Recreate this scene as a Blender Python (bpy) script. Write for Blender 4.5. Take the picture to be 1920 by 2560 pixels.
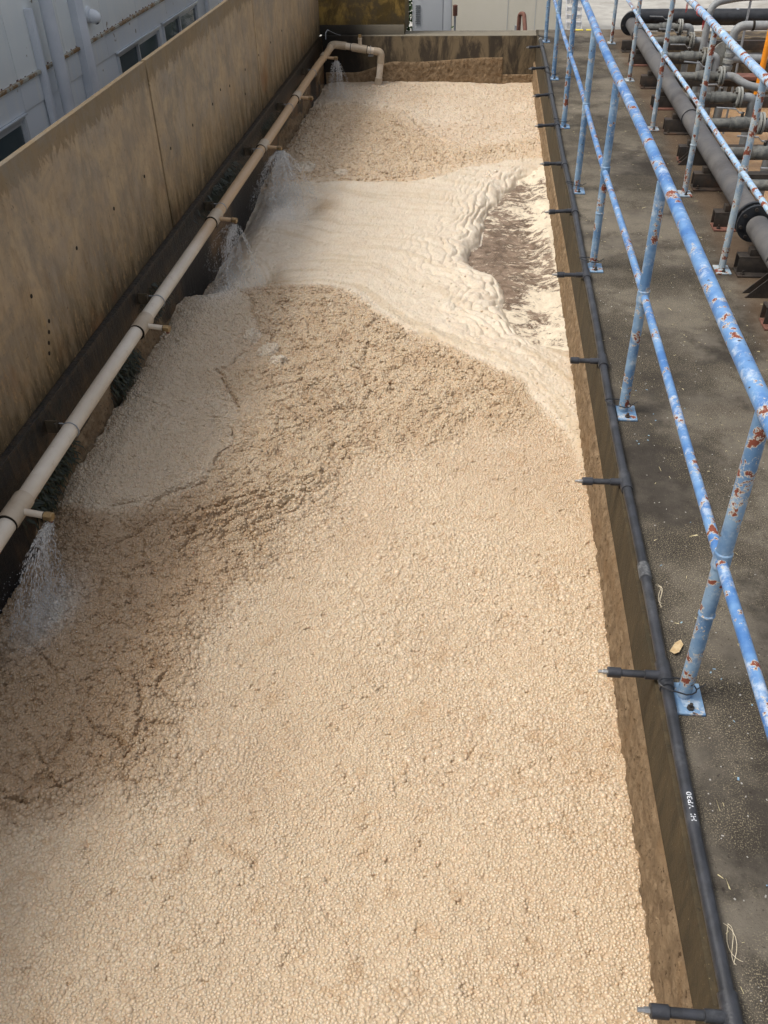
import bpy, bmesh, math, random
import numpy as np
from mathutils import Vector, Matrix

for o in list(bpy.data.objects):
    bpy.data.objects.remove(o, do_unlink=True)
S = bpy.context.scene
COL = S.collection
R = math.radians

# ------------------------------------------------------------------ camera
CAM_H = 2.287
PITCH, YAW, ROLL = R(38.449), R(-6.518), R(-1.486)
fw = Vector((math.sin(YAW) * math.cos(PITCH), math.cos(YAW) * math.cos(PITCH), -math.sin(PITCH)))
r0 = Vector((math.cos(YAW), -math.sin(YAW), 0)); u0 = r0.cross(fw)
rt = r0 * math.cos(ROLL) + u0 * math.sin(ROLL)
up = -r0 * math.sin(ROLL) + u0 * math.cos(ROLL)
cd = bpy.data.cameras.new('camera')
cam = bpy.data.objects.new('camera', cd); COL.objects.link(cam)
M = Matrix((rt, up, -fw)).transposed().to_4x4(); M.translation = (0, 0, CAM_H)
cam.matrix_world = M
cd.sensor_fit = 'VERTICAL'; cd.sensor_height = 36; cd.lens = 36 * 2217.8 / 2560
cd.clip_start = 0.05; cd.clip_end = 800
S.camera = cam
S.render.resolution_x = 768; S.render.resolution_y = 1024

# ------------------------------------------------------------------ light
sun_dir = Vector((-0.50, -0.14, 0.85)).normalized()          # towards the sun: hazy, over the left-hand building
w = bpy.data.worlds.new('World'); S.world = w; w.use_nodes = True
wn = w.node_tree.nodes; wl = w.node_tree.links
bg = wn['Background']
sky = wn.new('ShaderNodeTexSky'); sky.sky_type = 'NISHITA'; sky.sun_disc = False
sky.sun_elevation = math.asin(sun_dir.z)
sky.sun_rotation = math.atan2(sun_dir.x, sun_dir.y)
sky.air_density = 1.0; sky.dust_density = 6.0; sky.ozone_density = 0.5
hs = wn.new('ShaderNodeHueSaturation'); hs.inputs['Saturation'].default_value = 0.42   # hazy, nearly white sky
wl.new(sky.outputs[0], hs.inputs['Color']); wl.new(hs.outputs[0], bg.inputs[0]); bg.inputs[1].default_value = 0.15
sd = bpy.data.lights.new('sun', 'SUN'); sd.energy = 1.5; sd.angle = R(17); sd.color = (1.0, 0.94, 0.85)
so = bpy.data.objects.new('sun', sd); COL.objects.link(so)
so.rotation_euler = sun_dir.to_track_quat('Z', 'Y').to_euler()
so.location = (-6, 6, 12)
vs = S.view_settings
vs.view_transform = 'Standard'; vs.look = 'None'; vs.gamma = 1; vs.use_curve_mapping = False
vs.exposure = 0.36

# ------------------------------------------------------------------ materials
def srgb(r, g, b):
    f = lambda c: (c / 255 / 12.92) if c / 255 <= .04045 else ((c / 255 + .055) / 1.055) ** 2.4
    return (f(r), f(g), f(b), 1)

class NT:
    """small helper around a node tree"""
    def __init__(s, name, rough=.6, spec=.4, metal=0.):
        s.m = bpy.data.materials.new(name); s.m.use_nodes = True
        s.t = s.m.node_tree; s.b = s.t.nodes['Principled BSDF']
        s.b.inputs['Roughness'].default_value = rough
        s.b.inputs['Specular IOR Level'].default_value = spec
        s.b.inputs['Metallic'].default_value = metal
        s.pos = s.t.nodes.new('ShaderNodeNewGeometry').outputs['Position']
    def n(s, ty, **kw):
        nd = s.t.nodes.new(ty)
        for k, v in kw.items():
            if hasattr(nd, k): setattr(nd, k, v)
        return nd
    def link(s, a, b): s.t.links.new(a, b)
    def put(s, sock, v):
        if hasattr(v, 'is_linked') or isinstance(v, bpy.types.NodeSocket): s.link(v, sock)
        else: sock.default_value = v
    def scale(s, v, vec=None):
        nd = s.n('ShaderNodeVectorMath', operation='MULTIPLY'); s.put(nd.inputs[0], vec or s.pos)
        nd.inputs[1].default_value = v; return nd.outputs[0]
    def noise(s, sc, detail=4, rough=.55, vec=None, dist=0., off=0.):
        nd = s.n('ShaderNodeTexNoise'); nd.inputs['Scale'].default_value = sc
        nd.inputs['Detail'].default_value = detail; nd.inputs['Roughness'].default_value = rough
        nd.inputs['Distortion'].default_value = dist
        v = vec or s.pos
        if off:
            a = s.n('ShaderNodeVectorMath', operation='ADD'); s.put(a.inputs[0], v); a.inputs[1].default_value = (off, off * .7, off * 1.3); v = a.outputs[0]
        s.link(v, nd.inputs['Vector']); return nd.outputs['Fac']
    def vor(s, sc, vec=None, feature='F1', out='Distance', rnd=1.):
        nd = s.n('ShaderNodeTexVoronoi'); nd.feature = feature; nd.inputs['Scale'].default_value = sc
        nd.inputs['Randomness'].default_value = rnd
        s.link(vec or s.pos, nd.inputs['Vector']); return nd.outputs[out]
    def ramp(s, fac, a, b, lo=0., hi=1.):
        nd = s.n('ShaderNodeMapRange'); nd.interpolation_type = 'SMOOTHSTEP'
        s.put(nd.inputs[0], fac); nd.inputs[1].default_value = a; nd.inputs[2].default_value = b
        nd.inputs[3].default_value = lo; nd.inputs[4].default_value = hi; return nd.outputs[0]
    def math(s, op, a, b=0.):
        nd = s.n('ShaderNodeMath', operation=op); s.put(nd.inputs[0], a); s.put(nd.inputs[1], b); return nd.outputs[0]
    def mix(s, fac, a, b, mode='MIX'):
        nd = s.n('ShaderNodeMix'); nd.data_type = 'RGBA'; nd.blend_type = mode
        s.put(nd.inputs[0], fac); s.put(nd.inputs[6], a); s.put(nd.inputs[7], b); return nd.outputs[2]
    def xyz(s, i):
        nd = s.n('ShaderNodeSeparateXYZ'); s.link(s.pos, nd.inputs[0]); return nd.outputs[i]
    def color(s, c): s.put(s.b.inputs['Base Color'], c); return s
    def rough(s, c): s.put(s.b.inputs['Roughness'], c); return s
    def bump(s, h, dist=.01, strength=1.):
        nd = s.n('ShaderNodeBump'); nd.inputs['Strength'].default_value = strength; nd.inputs['Distance'].default_value = dist
        s.put(nd.inputs['Height'], h); s.link(nd.outputs[0], s.b.inputs['Normal']); return s

MAT = {}
def simple(key, a, b, sc=8, rough=.5, spec=.4, metal=0., bump=.002, dirt=None):
    t = NT(key, rough, spec, metal)
    c = t.mix(t.ramp(t.noise(sc, 5, .65), .35, .65), a, b)
    if dirt: c = t.mix(t.ramp(t.noise(sc * .37, 6, .7, off=7.), .5, .7), c, dirt)
    t.color(c)
    if bump: t.bump(t.noise(sc * 9, 3, .6), bump)
    MAT[key] = t.m
    return t

# foam: tint comes from a colour attribute (kind of froth, darker in pits and gaps), grain from the shader
t = NT('foam', .45, .35)
at = t.n('ShaderNodeAttribute', attribute_name='tint')
f1 = t.noise(9, 5, .6); f2 = t.noise(60, 4, .6)
c = t.mix(t.ramp(f1, .4, .7, 0., .14), at.outputs['Color'], srgb(176, 138, 98))
c = t.mix(t.ramp(f2, .58, .74, 0., .14), c, srgb(166, 128, 88))
t.color(c)
wv_ = t.n('ShaderNodeTexNoise'); wv_.inputs['Scale'].default_value = 30; t.link(t.pos, wv_.inputs['Vector'])
wp_ = t.n('ShaderNodeVectorMath', operation='MULTIPLY_ADD'); t.link(wv_.outputs['Color'], wp_.inputs[0]); wp_.inputs[1].default_value = (.012, .012, .012); t.link(t.pos, wp_.inputs[2])
v1 = t.math('POWER', t.vor(72, wp_.outputs[0]), 2.); v2 = t.math('POWER', t.vor(150, wp_.outputs[0]), 2.)
h = t.math('ADD', t.math('MULTIPLY', v1, -1.), t.math('MULTIPLY', v2, -.45))
gap_brown = t.ramp(v1, .25, .6, 0., .16)                              # browner towards the edges of the bubble cells
c = t.mix(gap_brown, c, srgb(150, 120, 84)); t.color(c)
at2 = t.n('ShaderNodeAttribute', attribute_name='fine')
t.bump(t.math('MULTIPLY', h, at2.outputs['Fac']), .0065, .65)
t.b.inputs['Subsurface Weight'].default_value = .35; t.b.inputs['Subsurface Radius'].default_value = (1., .72, .5); t.b.inputs['Subsurface Scale'].default_value = .012
MAT['foam'] = t.m

t = NT('bubble', .22, .5)
at = t.n('ShaderNodeAttribute', attribute_name='btint'); at.attribute_type = 'INSTANCER'
t.color(at.outputs['Color'])
t.b.inputs['Subsurface Weight'].default_value = .55; t.b.inputs['Subsurface Radius'].default_value = (1., .72, .5); t.b.inputs['Subsurface Scale'].default_value = .010
MAT['bubble'] = t.m

# churned water in the opening
t = NT('churned_water', .16, .5)
st = t.scale((3.6, 5.2, 3))
n1 = t.noise(1.0, 9, .7, vec=st, dist=2.2); n2 = t.noise(13, 7, .75, dist=1.6)
at = t.n('ShaderNodeAttribute', attribute_name='froth')
k = t.math('ADD', t.math('ADD', t.math('MULTIPLY', n1, .7), t.math('MULTIPLY', n2, .55)), at.outputs['Fac'])
froth = t.ramp(k, .655, .775)
wat = t.mix(t.ramp(t.noise(7, 6, .7, off=3., dist=1.), .4, .6), srgb(96, 78, 62), srgb(146, 126, 108))
t.color(t.mix(froth, wat, srgb(226, 213, 190)))
t.rough(t.ramp(froth, 0, 1, .06, .5))
t.bump(t.math('ADD', t.math('MULTIPLY', k, .7), t.math('MULTIPLY', n2, .5)), .035, .8)
MAT['churned'] = t.m

t = NT('tank_water', .1, .5)
t.color(t.mix(t.noise(3, 5), srgb(96, 78, 58), srgb(120, 98, 74))); t.bump(t.noise(7, 4, .6, dist=.6), .03)
MAT['water'] = t.m

# tall precast panel wall
t = NT('panel_concrete', .85, .25)
z = t.xyz(2)
vst = t.scale((8, 8, 2.0)); vst2 = t.scale((15, 15, 8))
big = t.noise(1.5, 6, .65); streak = t.noise(1.6, 6, .68, vec=vst, dist=.5); fine = t.noise(1.2, 6, .72, vec=vst2, dist=.4)
c = t.mix(t.ramp(big, .38, .62), srgb(182, 164, 138), srgb(164, 156, 144))
c = t.mix(t.ramp(t.noise(3.2, 7, .75, off=14., dist=.8), .42, .62, 0., .65), c, srgb(196, 177, 146))
c = t.mix(t.ramp(streak, .48, .68, 0., .35), c, srgb(126, 112, 92))
c = t.mix(t.ramp(fine, .5, .72, 0., .5), c, srgb(134, 117, 92))
c = t.mix(t.ramp(t.noise(5, 6, .75, off=6.), .5, .68, 0., .45), c, srgb(142, 130, 110))
rim = t.math('ADD', z, t.math('MULTIPLY', t.math('SUBTRACT', t.noise(1.0, 6, .75, vec=vst2, dist=.6), .5), .30))
c = t.mix(t.ramp(rim, .93, .985, 0., .7), c, srgb(122, 108, 84))                    # weathered rim with run marks
lowr = t.math('ADD', z, t.math('MULTIPLY', t.math('SUBTRACT', t.noise(1.3, 6, .75, vec=vst), .5), .8))
c = t.mix(t.ramp(t.noise(2.6, 6, .75, off=31., dist=.5), .45, .64, 0., .6), c, srgb(140, 135, 126))
c = t.mix(t.ramp(lowr, .60, .0, 0., .75), c, srgb(104, 90, 62))                      # darker olive-brown towards the foot
c = t.mix(t.ramp(lowr, .24, -.08, 0., .8), c, srgb(52, 46, 33))
ochre = t.math('MULTIPLY', t.ramp(t.noise(1.7, 6, .8, vec=vst2, off=11.), .55, .64), t.ramp(z, .75, .2))
c = t.mix(t.math('MULTIPLY', ochre, .45), c, srgb(186, 158, 116))
rz = t.math('MULTIPLY', t.ramp(t.noise(1.3, 4, .6, off=21.), .56, .68), t.ramp(z, .8, .1))
c = t.mix(t.math('MULTIPLY', rz, .55), c, srgb(140, 100, 64))
spk = t.ramp(t.noise(40, 4, .7), .64, .72)
c = t.mix(t.math('MULTIPLY', spk, .6), c, srgb(72, 62, 48))
c = t.mix(1., c, (.88, .83, .76, 1), 'MULTIPLY')
t.color(c); t.bump(t.math('ADD', t.noise(60, 5, .75), t.math('MULTIPLY', fine, .8)), .005, .8)
MAT['panel'] = t.m

# wet lower wall below the ledge: slime, brown scum stains
t = NT('wet_wall', .4, .45)
z = t.xyz(2); y = t.xyz(1)
vst = t.scale((14, 14, 2.2))
n = t.noise(1.4, 6, .7, vec=vst, dist=.4); big = t.noise(1.5, 5, .65)
c = t.mix(t.ramp(n, .4, .66), srgb(34, 29, 22), srgb(66, 52, 36))
brown = t.math('MULTIPLY', t.ramp(big, .47, .6), t.ramp(z, -.06, -.3))
c = t.mix(brown, c, srgb(112, 86, 58))
acc = None
for yy, ww in ((2.60, .62), (6.15, .6), (7.8, .75), (11.7, .3)):                   # washed dark behind the jets
    d = t.math('ABSOLUTE', t.math('SUBTRACT', y, yy)); d = t.math('ADD', d, t.math('MULTIPLY', t.math('SUBTRACT', n, .5), .35))
    g = t.ramp(d, ww, ww * .45); acc = g if acc is None else t.math('MAXIMUM', acc, g)
acc = t.math('MULTIPLY', acc, t.ramp(z, -.04, -.16))
c = t.mix(t.math('MULTIPLY', acc, .97), c, srgb(11, 12, 15))
alg = t.math('MULTIPLY', t.ramp(t.noise(2.6, 6, .75, off=4.), .57, .64), t.ramp(z, -.55, -.25))
c = t.mix(alg, c, srgb(20, 27, 18))
t.color(c); t.bump(t.math('ADD', n, t.noise(45, 5, .7)), .012, .9)
MAT['wetwall'] = t.m

# far tank wall, pale lime blooms on black damp concrete
t = NT('damp_concrete', .8, .3)
z = t.xyz(2); x = t.xyz(0); vst = t.scale((5, 5, 1.6)); n = t.noise(1.2, 7, .68, vec=vst, dist=.5)
c = t.mix(t.ramp(n, .42, .6), srgb(62, 54, 44), srgb(112, 98, 76))
c = t.mix(t.ramp(t.noise(2.2, 6, .7, off=3.), .5, .66, 0., .8), c, srgb(44, 38, 32))
c = t.mix(t.math('MULTIPLY', t.ramp(z, -.012, .0), .85), c, srgb(132, 126, 112))
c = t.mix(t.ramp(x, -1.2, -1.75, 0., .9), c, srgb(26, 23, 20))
t.color(c); t.bump(t.noise(40, 6, .7), .006, .8); MAT['damp'] = t.m

# mossy column
t = NT('mossy_concrete', .85, .25)
z = t.xyz(2); vst = t.scale((4.5, 4.5, 2.2)); n = t.noise(1.3, 6, .7, vec=vst, dist=.6)
c = t.mix(t.ramp(n, .42, .6), srgb(92, 78, 46), srgb(150, 126, 70))
c = t.mix(t.ramp(t.noise(1.7, 6, .7, off=5.), .48, .6), c, srgb(88, 78, 58))
c = t.mix(t.ramp(z, .22, .02, 0., .75), c, srgb(62, 56, 40))
t.color(c); t.bump(t.noise(30, 6, .7), .008, .8); MAT['mossy'] = t.m

# right-hand wall of the tank
t = NT('stained_concrete', .75, .3)
z = t.xyz(2); vst = t.scale((10, 10, 2)); n = t.noise(1.4, 6, .7, vec=vst)
c = t.mix(t.ramp(n, .35, .7), srgb(56, 48, 34), srgb(76, 65, 46))
c = t.mix(t.ramp(t.noise(2.2, 5, .65, off=2.), .5, .64, 0., .7), c, srgb(54, 49, 36))
c = t.mix(t.ramp(t.noise(55, 3, .6), .62, .7, 0., .6), c, srgb(38, 34, 26))
c = t.mix(t.ramp(t.noise(90, 3, .6, off=8.), .67, .72, 0., .6), c, srgb(150, 136, 100))
t.color(c); t.bump(t.noise(60, 5, .7), .006, .9); MAT['stained'] = t.m

# dried froth crust on the walls
t = NT('dried_scum', .9, .2)
c = t.mix(t.ramp(t.noise(14, 5, .65), .35, .65), srgb(128, 108, 84), srgb(156, 134, 106))
c = t.mix(t.ramp(t.noise(4, 5, .6, off=2.), .5, .7, 0., .7), c, srgb(138, 112, 82))
c = t.mix(t.ramp(t.noise(46, 5, .75), .57, .66), c, srgb(84, 66, 47))
t.color(c); t.bump(t.noise(46, 6, .75), .022, 1.); MAT['scum'] = t.m

# walkway
t = NT('walkway_concrete', .88, .25)
big = t.noise(.9, 6, .62); mid = t.noise(3.2, 6, .65, off=3.)
c = t.mix(t.ramp(big, .40, .60), srgb(66, 62, 57), srgb(118, 113, 104))
c = t.mix(t.ramp(mid, .46, .62, 0., .8), c, srgb(56, 52, 47))
c = t.mix(t.ramp(t.noise(1.6, 5, .6, off=9.), .55, .68, 0., .5), c, srgb(84, 77, 71))
gm = t.ramp(t.noise(1.6, 7, .74, off=5.), .41, .55)
gr = t.math('MULTIPLY', t.ramp(t.noise(210, 3, .75), .52, .66), gm)
c = t.mix(t.math('MULTIPLY', gr, .8), c, srgb(186, 176, 150))
gr2 = t.ramp(t.noise(160, 2, .6, off=1.), .66, .73)
c = t.mix(t.math('MULTIPLY', gr2, .55), c, srgb(150, 142, 118))
dk = t.ramp(t.noise(60, 3, .6, off=6.), .62, .7)
c = t.mix(t.math('MULTIPLY', dk, .6), c, srgb(38, 34, 30))
x = t.xyz(0)
c = t.mix(t.math('MULTIPLY', t.ramp(t.math('ADD', x, t.math('MULTIPLY', mid, .25)), 1.62, 1.78), .55), c, srgb(104, 84, 64))
c = t.mix(1., c, (.80, .77, .73, 1), 'MULTIPLY')
t.color(c); t.bump(t.math('ADD', t.noise(95, 4, .7), t.math('MULTIPLY', mid, .6)), .006, .9)
MAT['deck'] = t.m

simple('ground', srgb(150, 148, 142), srgb(168, 166, 160), 3, .9, .25, dirt=srgb(132, 128, 120))

def paint(key, deep, pale, rust_lo, chalk, seed):
    t = NT(key, .5, .4)
    a = t.noise(7, 6, .65, off=seed); b = t.noise(26, 5, .7, off=seed + 3)
    c = t.mix(t.ramp(a, .38, .62), deep, pale)
    c = t.mix(t.ramp(t.noise(17, 6, .72, off=seed + 5), .52, .68, 0., chalk), c, srgb(206, 212, 214))
    r = t.math('ADD', t.math('MULTIPLY', t.noise(14, 6, .72, off=seed + 9), .8), t.math('MULTIPLY', b, .2))
    c = t.mix(t.ramp(r, rust_lo - .028, rust_lo - .016), c, srgb(188, 182, 168))
    rust = t.mix(b, srgb(84, 42, 34), srgb(140, 76, 56))
    m = t.ramp(r, rust_lo - .005, rust_lo + .004)
    c = t.mix(m, c, rust)
    c = t.mix(t.ramp(t.noise(44, 4, .6, off=seed + 1), .67, .71), c, srgb(58, 48, 44))
    t.color(c); t.rough(t.ramp(m, 0, 1, .5, .85)); t.bump(t.math('ADD', t.math('MULTIPLY', m, -.6), t.math('MULTIPLY', b, .5)), .003, .7)
    MAT[key] = t.m
paint('blue_rail', srgb(64, 108, 164), srgb(104, 142, 184), .585, .55, 0.)
paint('blue_post', srgb(84, 118, 154), srgb(122, 150, 176), .578, .4, 20.)
paint('pale_rail', srgb(116, 152, 192), srgb(154, 182, 208), .555, .7, 40.)
paint('pale_post', srgb(122, 144, 164), srgb(154, 168, 176), .545, .6, 60.)

simple('black_plastic', srgb(38, 40, 44), srgb(52, 54, 60), 20, .42, .5, 0, .001, dirt=srgb(70, 72, 76))
simple('white_pvc', srgb(186, 178, 164), srgb(170, 158, 140), 2.2, .42, .45, 0, .001, dirt=srgb(158, 138, 110))
t = NT('white_pvc', .42, .45)
c = t.mix(t.ramp(t.noise(2.2, 5, .65), .35, .65), srgb(214, 205, 190), srgb(198, 186, 168))
yy_n = t.math('ADD', t.xyz(1), t.math('MULTIPLY', t.noise(3, 4, .6, off=3.), .8))
far_m = t.math('MULTIPLY', t.ramp(yy_n, 5.9, 6.9), t.ramp(yy_n, 13.0, 12.3))
c = t.mix(t.math('MULTIPLY', far_m, .85), c, srgb(182, 150, 112))
c = t.mix(t.ramp(t.noise(9, 6, .75, off=8.), .58, .7, 0., .5), c, srgb(150, 128, 98))
t.color(c); MAT['white_pvc'] = t.m
simple('pvc_fitting', srgb(186, 172, 152), srgb(168, 152, 130), 5, .45, .45, 0, .001)
simple('brass', srgb(160, 136, 96), srgb(120, 100, 72), 30, .4, .5, .35, .001)
simple('bright_metal', srgb(200, 200, 198), srgb(160, 160, 160), 30, .3, .5, .8, .0)
simple('dark_steel', srgb(40, 36, 34), srgb(60, 54, 48), 9, .55, .45, 0, .003, dirt=srgb(84, 62, 46))
simple('bracket_steel', srgb(96, 84, 66), srgb(70, 60, 46), 20, .6, .4, 0, .003)
simple('grey_manifold', srgb(88, 88, 90), srgb(104, 102, 100), 5, .6, .4, 0, .002, dirt=srgb(78, 74, 72))
simple('black_flange', srgb(28, 30, 34), srgb(44, 46, 50), 14, .4, .5, 0, .002)
simple('valve_grey', srgb(84, 86, 84), srgb(122, 122, 116), 16, .55, .4, 0, .003, dirt=srgb(70, 64, 54))
simple('flange_grey', srgb(126, 128, 124), srgb(148, 148, 142), 16, .55, .4, 0, .002, dirt=srgb(104, 98, 86))
simple('grey_pvc', srgb(122, 126, 128), srgb(146, 148, 148), 9, .5, .4, 0, .002, dirt=srgb(112, 112, 108))
simple('orange_plastic', srgb(236, 150, 40), srgb(226, 138, 34), 9, .45, .4, 0, .001)
simple('rust_brown', srgb(98, 66, 56), srgb(120, 84, 72), 12, .7, .3, 0, .003)
simple('galvanised', srgb(148, 152, 156), srgb(170, 174, 178), 14, .5, .4, .3, .001)
simple('cream_panel', srgb(222, 216, 198), srgb(228, 222, 206), 1.2, .55, .4, 0, 0)
simple('grey_door', srgb(186, 190, 194), srgb(194, 198, 202), 1.5, .5, .4, 0, 0)
simple('door_louvre', srgb(132, 136, 140), srgb(122, 126, 130), 20, .55, .4, 0, 0)
simple('sealant', srgb(30, 27, 23), srgb(44, 39, 32), 20, .8, .2, 0, .001)
simple('aluminium', srgb(206, 212, 218), srgb(196, 203, 210), 10, .4, .5, .2, 0)
simple('downpipe', srgb(212, 217, 224), srgb(200, 206, 214), 3, .5, .4, 0, 0)
simple('yellow_paint', srgb(226, 206, 56), srgb(204, 184, 50), 30, .6, .3, 0, .001)
simple('grating_white', srgb(196, 196, 198), srgb(214, 214, 216), 30, .5, .4, 0, 0)
simple('dry_leaf', srgb(190, 170, 134), srgb(170, 146, 108), 60, .8, .2, 0, .001)
simple('straw', srgb(206, 196, 160), srgb(180, 168, 128), 60, .8, .2, 0, 0)
simple('paint_chip', srgb(110, 146, 176), srgb(146, 176, 190), 60, .6, .3, 0, 0)
simple('nylon', srgb(214, 204, 182), srgb(190, 178, 150), 60, .5, .4, 0, 0)
simple('red_twine', srgb(176, 66, 66), srgb(198, 92, 86), 60, .8, .2, 0, 0)
simple('leaf_green', srgb(38, 62, 28), srgb(60, 86, 38), 30, .6, .3, 0, 0)
simple('algae', srgb(22, 30, 22), srgb(40, 50, 30), 40, .5, .4, 0, 0)
simple('worn_plastic', srgb(58, 60, 64), srgb(104, 106, 108), 60, .55, .4, 0, .001)
simple('white_print', srgb(210, 214, 218), srgb(196, 200, 206), 60, .7, .2, 0, 0)
simple('lens_black', srgb(20, 22, 26), srgb(26, 28, 32), 20, .15, .6, 0, 0)
simple('camera_white', srgb(228, 232, 236), srgb(220, 224, 230), 20, .4, .5, 0, 0)

t = NT('cladding', .5, .4)
z = t.xyz(2); vst = t.scale((6, 6, .6)); n = t.noise(1.2, 6, .65, vec=vst)
c = t.mix(t.ramp(z, .74, .8), srgb(228, 235, 241), srgb(230, 235, 235))
c = t.mix(t.ramp(n, .45, .7, 0., .5), c, srgb(240, 242, 238))
c = t.mix(t.ramp(t.noise(9, 3, .5, off=4.), .70, .73, 0., .8), c, srgb(128, 112, 88))
t.color(c); MAT['cladding'] = t.m
t = NT('flashing', .6, .4)
n = t.noise(9, 5, .7)
c = t.mix(t.ramp(n, .42, .56), srgb(172, 172, 162), srgb(132, 104, 70)); t.color(c); MAT['flashing'] = t.m
t = NT('window_glass', .06, .6); t.color(t.mix(t.noise(2, 4), srgb(66, 80, 86), srgb(84, 98, 104))); MAT['glass'] = t.m

t = NT('spray_water', .25, .6)
t.color(srgb(240, 241, 240)); t.b.inputs['Alpha'].default_value = .5
MAT['spray'] = t.m

# ------------------------------------------------------------------ mesh helpers
def link(name, me, mat=None, parent=None, smooth=False, loc=None):
    o = bpy.data.objects.new(name, me); COL.objects.link(o)
    if mat is not None and len(me.materials) == 0: me.materials.append(MAT[mat])
    if smooth:
        me.polygons.foreach_set('use_smooth', [True] * len(me.polygons))
    if parent is not None: o.parent = parent
    if loc is not None: o.location = loc
    return o
def tag(o, label=None, cat=None, group=None, kind=None):
    for k, v in (('label', label), ('category', cat), ('group', group), ('kind', kind)):
        if v: o[k] = v
    return o
def thing(name, label, cat, loc=(0, 0, 0), group=None):
    o = bpy.data.objects.new(name, None); COL.objects.link(o); o.location = loc
    o.empty_display_size = .1
    return tag(o, label, cat, group)

class MB:
    def __init__(s): s.v = []; s.f = []
    def add(s, v, f):
        k = len(s.v); s.v += [tuple(p) for p in v]; s.f += [tuple(i + k for i in q) for q in f]; return s
    def box(s, a, b):
        (x0, y0, z0), (x1, y1, z1) = a, b
        return s.add([(x0, y0, z0), (x1, y0, z0), (x1, y1, z0), (x0, y1, z0), (x0, y0, z1), (x1, y0, z1), (x1, y1, z1), (x0, y1, z1)],
                     [(3, 2, 1, 0), (4, 5, 6, 7), (0, 1, 5, 4), (1, 2, 6, 5), (2, 3, 7, 6), (3, 0, 4, 7)])
    def tube(s, pts, r, seg=14, cap=True):
        pts = [Vector(p) for p in pts]; n = len(pts)
        rr = r if isinstance(r, (list, tuple)) else [r] * n
        T = [(pts[min(i + 1, n - 1)] - pts[max(i - 1, 0)]).normalized() for i in range(n)]
        ref = Vector((0, 0, 1)) if abs(T[0].z) < .9 else Vector((1, 0, 0))
        a = T[0].cross(ref).normalized(); V = []
        for i in range(n):
            a = (a - T[i] * a.dot(T[i])).normalized(); b = T[i].cross(a)
            for k in range(seg):
                th = 2 * math.pi * k / seg
                V.append(pts[i] + (a * math.cos(th) + b * math.sin(th)) * rr[i])
        F = [(i * seg + k, i * seg + (k + 1) % seg, (i + 1) * seg + (k + 1) % seg, (i + 1) * seg + k) for i in range(n - 1) for k in range(seg)]
        if cap: F += [tuple(range(seg))[::-1], tuple((n - 1) * seg + k for k in range(seg))]
        return s.add(V, F)
    def lathe(s, o, d, prof, seg=16):
        """profile of (distance along d, radius); repeat points for crisp steps"""
        o = Vector(o); d = Vector(d).normalized()
        pts = []; rs = []
        ref = Vector((0, 0, 1)) if abs(d.z) < .9 else Vector((1, 0, 0))
        a = d.cross(ref).normalized(); b = d.cross(a); V = []
        for tt, rr in prof:
            for k in range(seg):
                th = 2 * math.pi * (k + .5) / seg
                V.append(o + d * tt + (a * math.cos(th) + b * math.sin(th)) * rr)
        n = len(prof)
        F = [(i * seg + k, i * seg + (k + 1) % seg, (i + 1) * seg + (k + 1) % seg, (i + 1) * seg + k) for i in range(n - 1) for k in range(seg)]
        F += [tuple(range(seg))[::-1], tuple((n - 1) * seg + k for k in range(seg))]
        return s.add(V, F)
    def mesh(s, name, bevel=0, sharp=35):
        me = bpy.data.meshes.new(name); me.from_pydata(s.v, [], s.f)
        bm = bmesh.new(); bm.from_mesh(me)
        bmesh.ops.recalc_face_normals(bm, faces=bm.faces)
        if bevel: bmesh.ops.bevel(bm, geom=list(bm.edges), offset=bevel, segments=2, affect='EDGES', profile=.6)
        bm.to_mesh(me); bm.free()
        me.polygons.foreach_set('use_smooth', [True] * len(me.polygons))
        me.set_sharp_from_angle(angle=R(sharp)); return me
    def build(s, name, mat, parent=None, bevel=0, sharp=35, loc=None):
        return link(name, s.mesh(name, bevel, sharp), mat, parent, loc=loc)

def fillet(pts, r, n=6):
    pts = [Vector(p) for p in pts]; out = [pts[0]]
    for i in range(1, len(pts) - 1):
        p = pts[i]; a = (pts[i - 1] - p); b = (pts[i + 1] - p)
        q = min(r, a.length * .49, b.length * .49); a.normalize(); b.normalize()
        A = p + a * q; B = p + b * q
        for k in range(n + 1):
            tt = k / n; out.append(A * (1 - tt) ** 2 + p * 2 * tt * (1 - tt) + B * tt ** 2)
    out.append(pts[-1]); return out

# ------------------------------------------------------------------ numpy noise
U = np.uint32
def _h(ix, iy, seed):
    n = ix.astype(np.int32).view(U) * U(374761393) + iy.astype(np.int32).view(U) * U(668265263) + U((seed * 974711 + 12345) & 0xffffffff)
    n = (n ^ (n >> U(13))) * U(1274126177)
    n = (n ^ (n >> U(16))) * U(668265263)
    return (n >> U(8)).astype(np.float32) * np.float32(1 / 16777215.)
def vnoise(x, y, seed=0):
    ix = np.floor(x); iy = np.floor(y); fx = x - ix; fy = y - iy
    fx = fx * fx * fx * (fx * (fx * 6 - 15) + 10); fy = fy * fy * fy * (fy * (fy * 6 - 15) + 10)
    a = _h(ix, iy, seed); b = _h(ix + 1, iy, seed); c = _h(ix, iy + 1, seed); d = _h(ix + 1, iy + 1, seed)
    return (a * (1 - fx) + b * fx) * (1 - fy) + (c * (1 - fx) + d * fx) * fy
def fbm(x, y, sc, oct=4, seed=0, g=.5):
    v = 0; a = 1; tot = 0
    for k in range(oct):
        ca, sa = math.cos(k * 1.1 + .3), math.sin(k * 1.1 + .3)
        v = v + a * vnoise((x * ca - y * sa) / sc + 17 * k, (x * sa + y * ca) / sc + 5 * k, seed + k); tot += a; a *= g; sc *= .5
    return v / tot                                              # 0..1
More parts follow.
